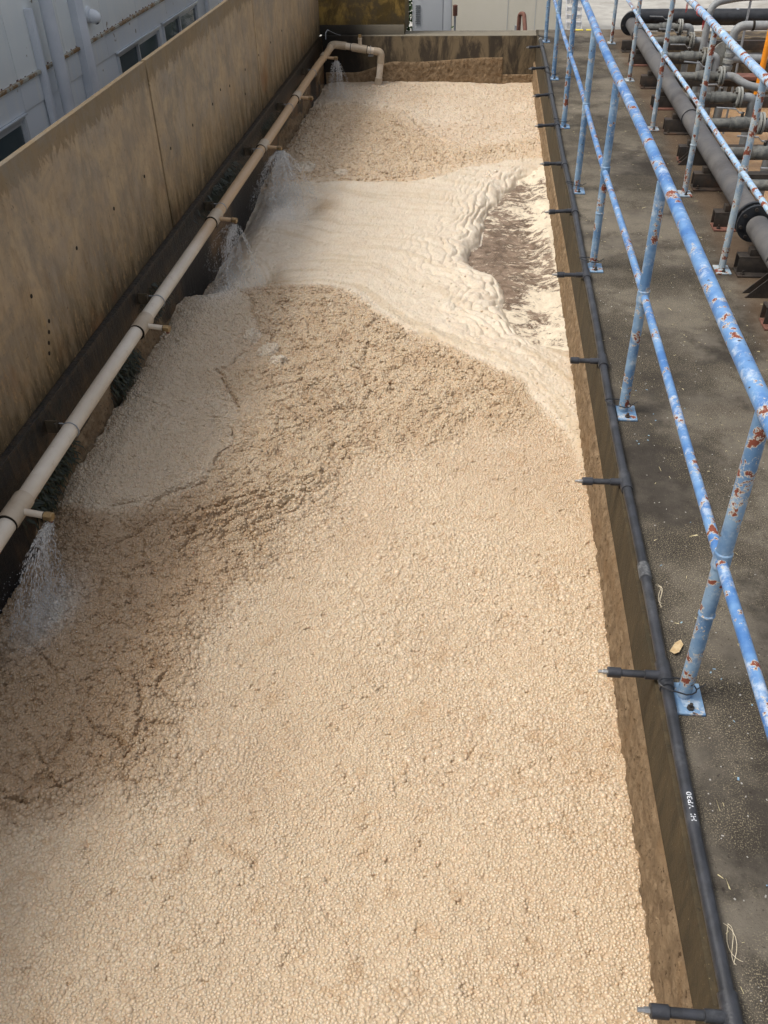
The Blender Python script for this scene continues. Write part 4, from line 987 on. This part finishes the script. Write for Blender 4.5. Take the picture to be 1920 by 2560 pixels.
MB().lathe((.06, .0, -.035), (.5, -.1, -1), [(0, .03), (.022, .028), (.036, .018), (.04, .006)], 18).build('lens', 'lens_black', sc)

# ------------------------------------------------------------------ beyond the end wall
cb = thing('cream_building', 'cream sheet-metal building beyond the end wall of the tank', 'building', (0, 15.5, -2.6))
oc = Vector((0, 15.5, -2.6)); LC = lambda *p: Vector(p) - oc
MB().box(LC(-.52, 15.5, -2.6), LC(1.10, 19, 2.2)).build('wall_body', 'cream_panel', cb, bevel=.006)
MB().box(LC(-1.13, 15.52, -2.6), LC(-.5205, 19, 2.2)).build('side_wall', 'grey_door', cb, bevel=.006)
dr = MB().box(LC(-1.10, 15.49, -2.5), LC(-.66, 15.519, .0)).build('door', 'grey_door', cb, bevel=.004)
MB().box(LC(-.655, 15.497, -2.5), LC(-.525, 15.519, .3)).build('door_side_panel', 'grey_door', cb, bevel=.004)
for k in range(9): MB().box(LC(-1.075, 15.478, -.36 + k * .03), LC(-1.005, 15.492, -.342 + k * .03)).build('louvre', 'door_louvre', dr)
for x in (.33, .75): MB().box(LC(x, 15.494, -2.6), LC(x + .006, 15.499, 2.2)).build('panel_joint', 'grey_door', cb)
t = thing('handrail', 'brown painted handrail rising against the cream building', 'handrail', (.55, 14.6, -2.6))
MB().tube(fillet([(-.06, .1, 0), (-.06, .1, 2.50), (.0, 0, 2.52), (.12, -.7, 1.6), (.14, -.8, 1.3)], .05, 5), .030, 16).build('rail', 'rust_brown', t)
MB().tube([(-.09, .22, 0), (-.09, .22, 2.33)], .028, 14).build('stanchion', 'galvanised', t)
t = thing('valve_key', 'slim grey rod with a brown capped head before the cream building', 'rod', (-.42, 13.9, -2.6))
MB().tube([(0, 0, 0), (0, 0, 2.63)], .014, 12).build('rod', 'galvanised', t)
MB().lathe((0, 0, 2.61), (0, 0, 1), [(0, .014), (.002, .032), (.13, .032), (.135, .02)], 14).build('cap', 'rust_brown', t)
# steep perforated ladder
ld = thing('access_ladder', 'white perforated steel step ladder just beyond the walkway end', 'ladder', (1.15, 13.3, -1.1))
for x in (.0, .15 + .05):
    MB().add([(x, 0, 0), (x + .012, 0, 0), (x + .012, .06, 0), (x, .06, 0), (x - .14, .8, 2.2), (x - .128, .8, 2.2), (x - .128, .86, 2.2), (x - .14, .86, 2.2)], [(3, 2, 1, 0), (4, 5, 6, 7), (0, 1, 5, 4), (1, 2, 6, 5), (2, 3, 7, 6), (3, 0, 4, 7)]).build('stringer', 'grating_white', ld)
for k in range(26):
    q = k / 26; x = .012 - .14 * q; st_ = MB()
    for c_ in range(4): st_.box((x + .004 + c_ * .046, .8 * q, 2.2 * q), (x + .038 + c_ * .046, .8 * q + .05, 2.2 * q + .035))
    st_.box((x, .8 * q, 2.2 * q + .038), (x + .188, .8 * q + .052, 2.2 * q + .05))
    st_.build('tread', 'grating_white', ld)
tag(MB().box((1.13, 12.90, .001), (1.25, 12.955, .006)).build('edge_marking', 'yellow_paint', bevel=.001), 'short worn yellow strip on the walkway end by the ladder', 'marking')
tag(MB().box((1.29, 12.895, .001), (1.41, 12.955, .006)).build('edge_marking', 'yellow_paint', bevel=.001), 'short bright yellow strip on the walkway end by the railing post', 'marking')
# shrub in the gap
g = random.Random(8); mb = MB(); tr = thing('shrub', 'dark green shrub squeezed between the mossy pier and cream building', 'shrub', (-1.45, 16.2, -2.6))
for k in range(2600):
    p = Vector((g.gauss(0, .32), g.gauss(0, .35), abs(g.gauss(1.9, .75)))); r_ = g.uniform(.02, .045)
    a = Vector((g.gauss(0, 1), g.gauss(0, 1), g.gauss(0, 1))).normalized(); b = a.orthogonal().normalized()
    mb.add([p - a * r_ * 1.5, p + b * r_ * .6, p + a * r_ * 1.5, p - b * r_ * .6], [(0, 1, 2, 3)])
o = mb.build('crown', 'leaf_green', tr); o['kind'] = 'stuff'
MB().tube([(0, 0, 0), (.03, 0, .8), (-.02, .05, 1.8)], [.05, .035, .015], 8).build('trunk', 'rust_brown', tr)

# ------------------------------------------------------------------ litter on the walkway
pts = [(0, 0), (.02, .028), (.045, .055), (.05, .03), (.028, -.012), (.012, -.02)]
mb = MB().add([(x, y, .004 + .010 * math.sin(x * 60) ** 2 + .004 * (i % 2)) for i, (x, y) in enumerate(pts)] + [(x, y, .0035 + .010 * math.sin(x * 60) ** 2 + .004 * (i % 2) - .0012) for i, (x, y) in enumerate(pts)],
    [(0, 1, 2, 3, 4, 5), (11, 10, 9, 8, 7, 6)] + [(i, (i + 1) % 6, (i + 1) % 6 + 6, i + 6) for i in range(6)])
lf = mb.build('dry_leaf', 'dry_leaf'); lf.location = (.725, 2.165, .001); tag(lf, 'curled dry tan leaf lying beside the black pipe', 'leaf')
def tangle(x, y, seed, label, sx=.03, sy=.09):
    g = random.Random(seed); mb = MB()
    for k in range(3):
        a = g.uniform(0, 6.28); P = []
        for i in range(9):
            q = i / 8; P.append((x + sx * (math.sin(a + q * 5 + k) * .5 + .6 * q), y + sy * (.5 - q) + .02 * math.cos(a + q * 4), .004 + .008 * math.sin(q * 3.1)))
        mb.tube(P, .0008, 5)
    tag(mb.build('string_tangle', 'nylon'), label, 'string')
tangle(.722, 2.44, 1, 'loose pale nylon string beside the grey joint of the black pipe')
tangle(.722, 1.16, 2, 'frayed pale string beside the lettered end of the black pipe', .025, .07)
def scatter(name, mat, n, area, ln, wd, seed, kindlabel, cat):
    g = random.Random(seed); mb = MB()
    for k in range(n):
        x = g.uniform(area[0], area[1]); y = area[2] + (area[3] - area[2]) * g.random() ** 1.5; a = g.uniform(0, 6.28); L = g.uniform(*ln) / 2; W_ = g.uniform(*wd) / 2
        ca, sa = math.cos(a), math.sin(a); dx, dy = ca * L, sa * L; ex, ey = -sa * W_, ca * W_; z0 = .0012; z1 = z0 + min(W_ * 1.2, .0012) + .0006
        bnd = g.uniform(-.3, .3) * L
        mb.add([(x - dx - ex, y - dy - ey, z0), (x + dx - ex, y + dy - ey, z0), (x + dx + ex, y + dy + ey, z0), (x - dx + ex, y - dy + ey, z0), (x - dx * .8 + ex * .2, y - dy * .8, z1), (x + dx * .8 - sa * bnd, y + dy * .8 + ca * bnd, z1)],
               [(0, 1, 5, 4), (2, 3, 4, 5), (1, 2, 5), (3, 0, 4), (3, 2, 1, 0)])
    tag(mb.build(name, mat), kindlabel, cat, kind='stuff')
scatter('straw_litter', 'straw', 420, (.70, 1.9, .9, 9.5), (.004, .018), (.001, .0022), 1, 'scattered straw bits and seed husks on the dark walkway', 'litter')
scatter('straw_litter', 'straw', 22, (.70, 1.9, .9, 7), (.025, .045), (.0008, .0014), 4, 'longer bent straw stalks lying on the dark walkway', 'litter')
scatter('paint_chips', 'paint_chip', 34, (.70, 1.05, .9, 4), (.004, .011), (.002, .006), 2, 'small flaked blue paint chips on the walkway', 'litter')
scatter('grit', 'ground', 420, (.69, 1.6, .9, 6), (.003, .008), (.002, .006), 3, 'pale grit scattered over the walkway', 'grit')
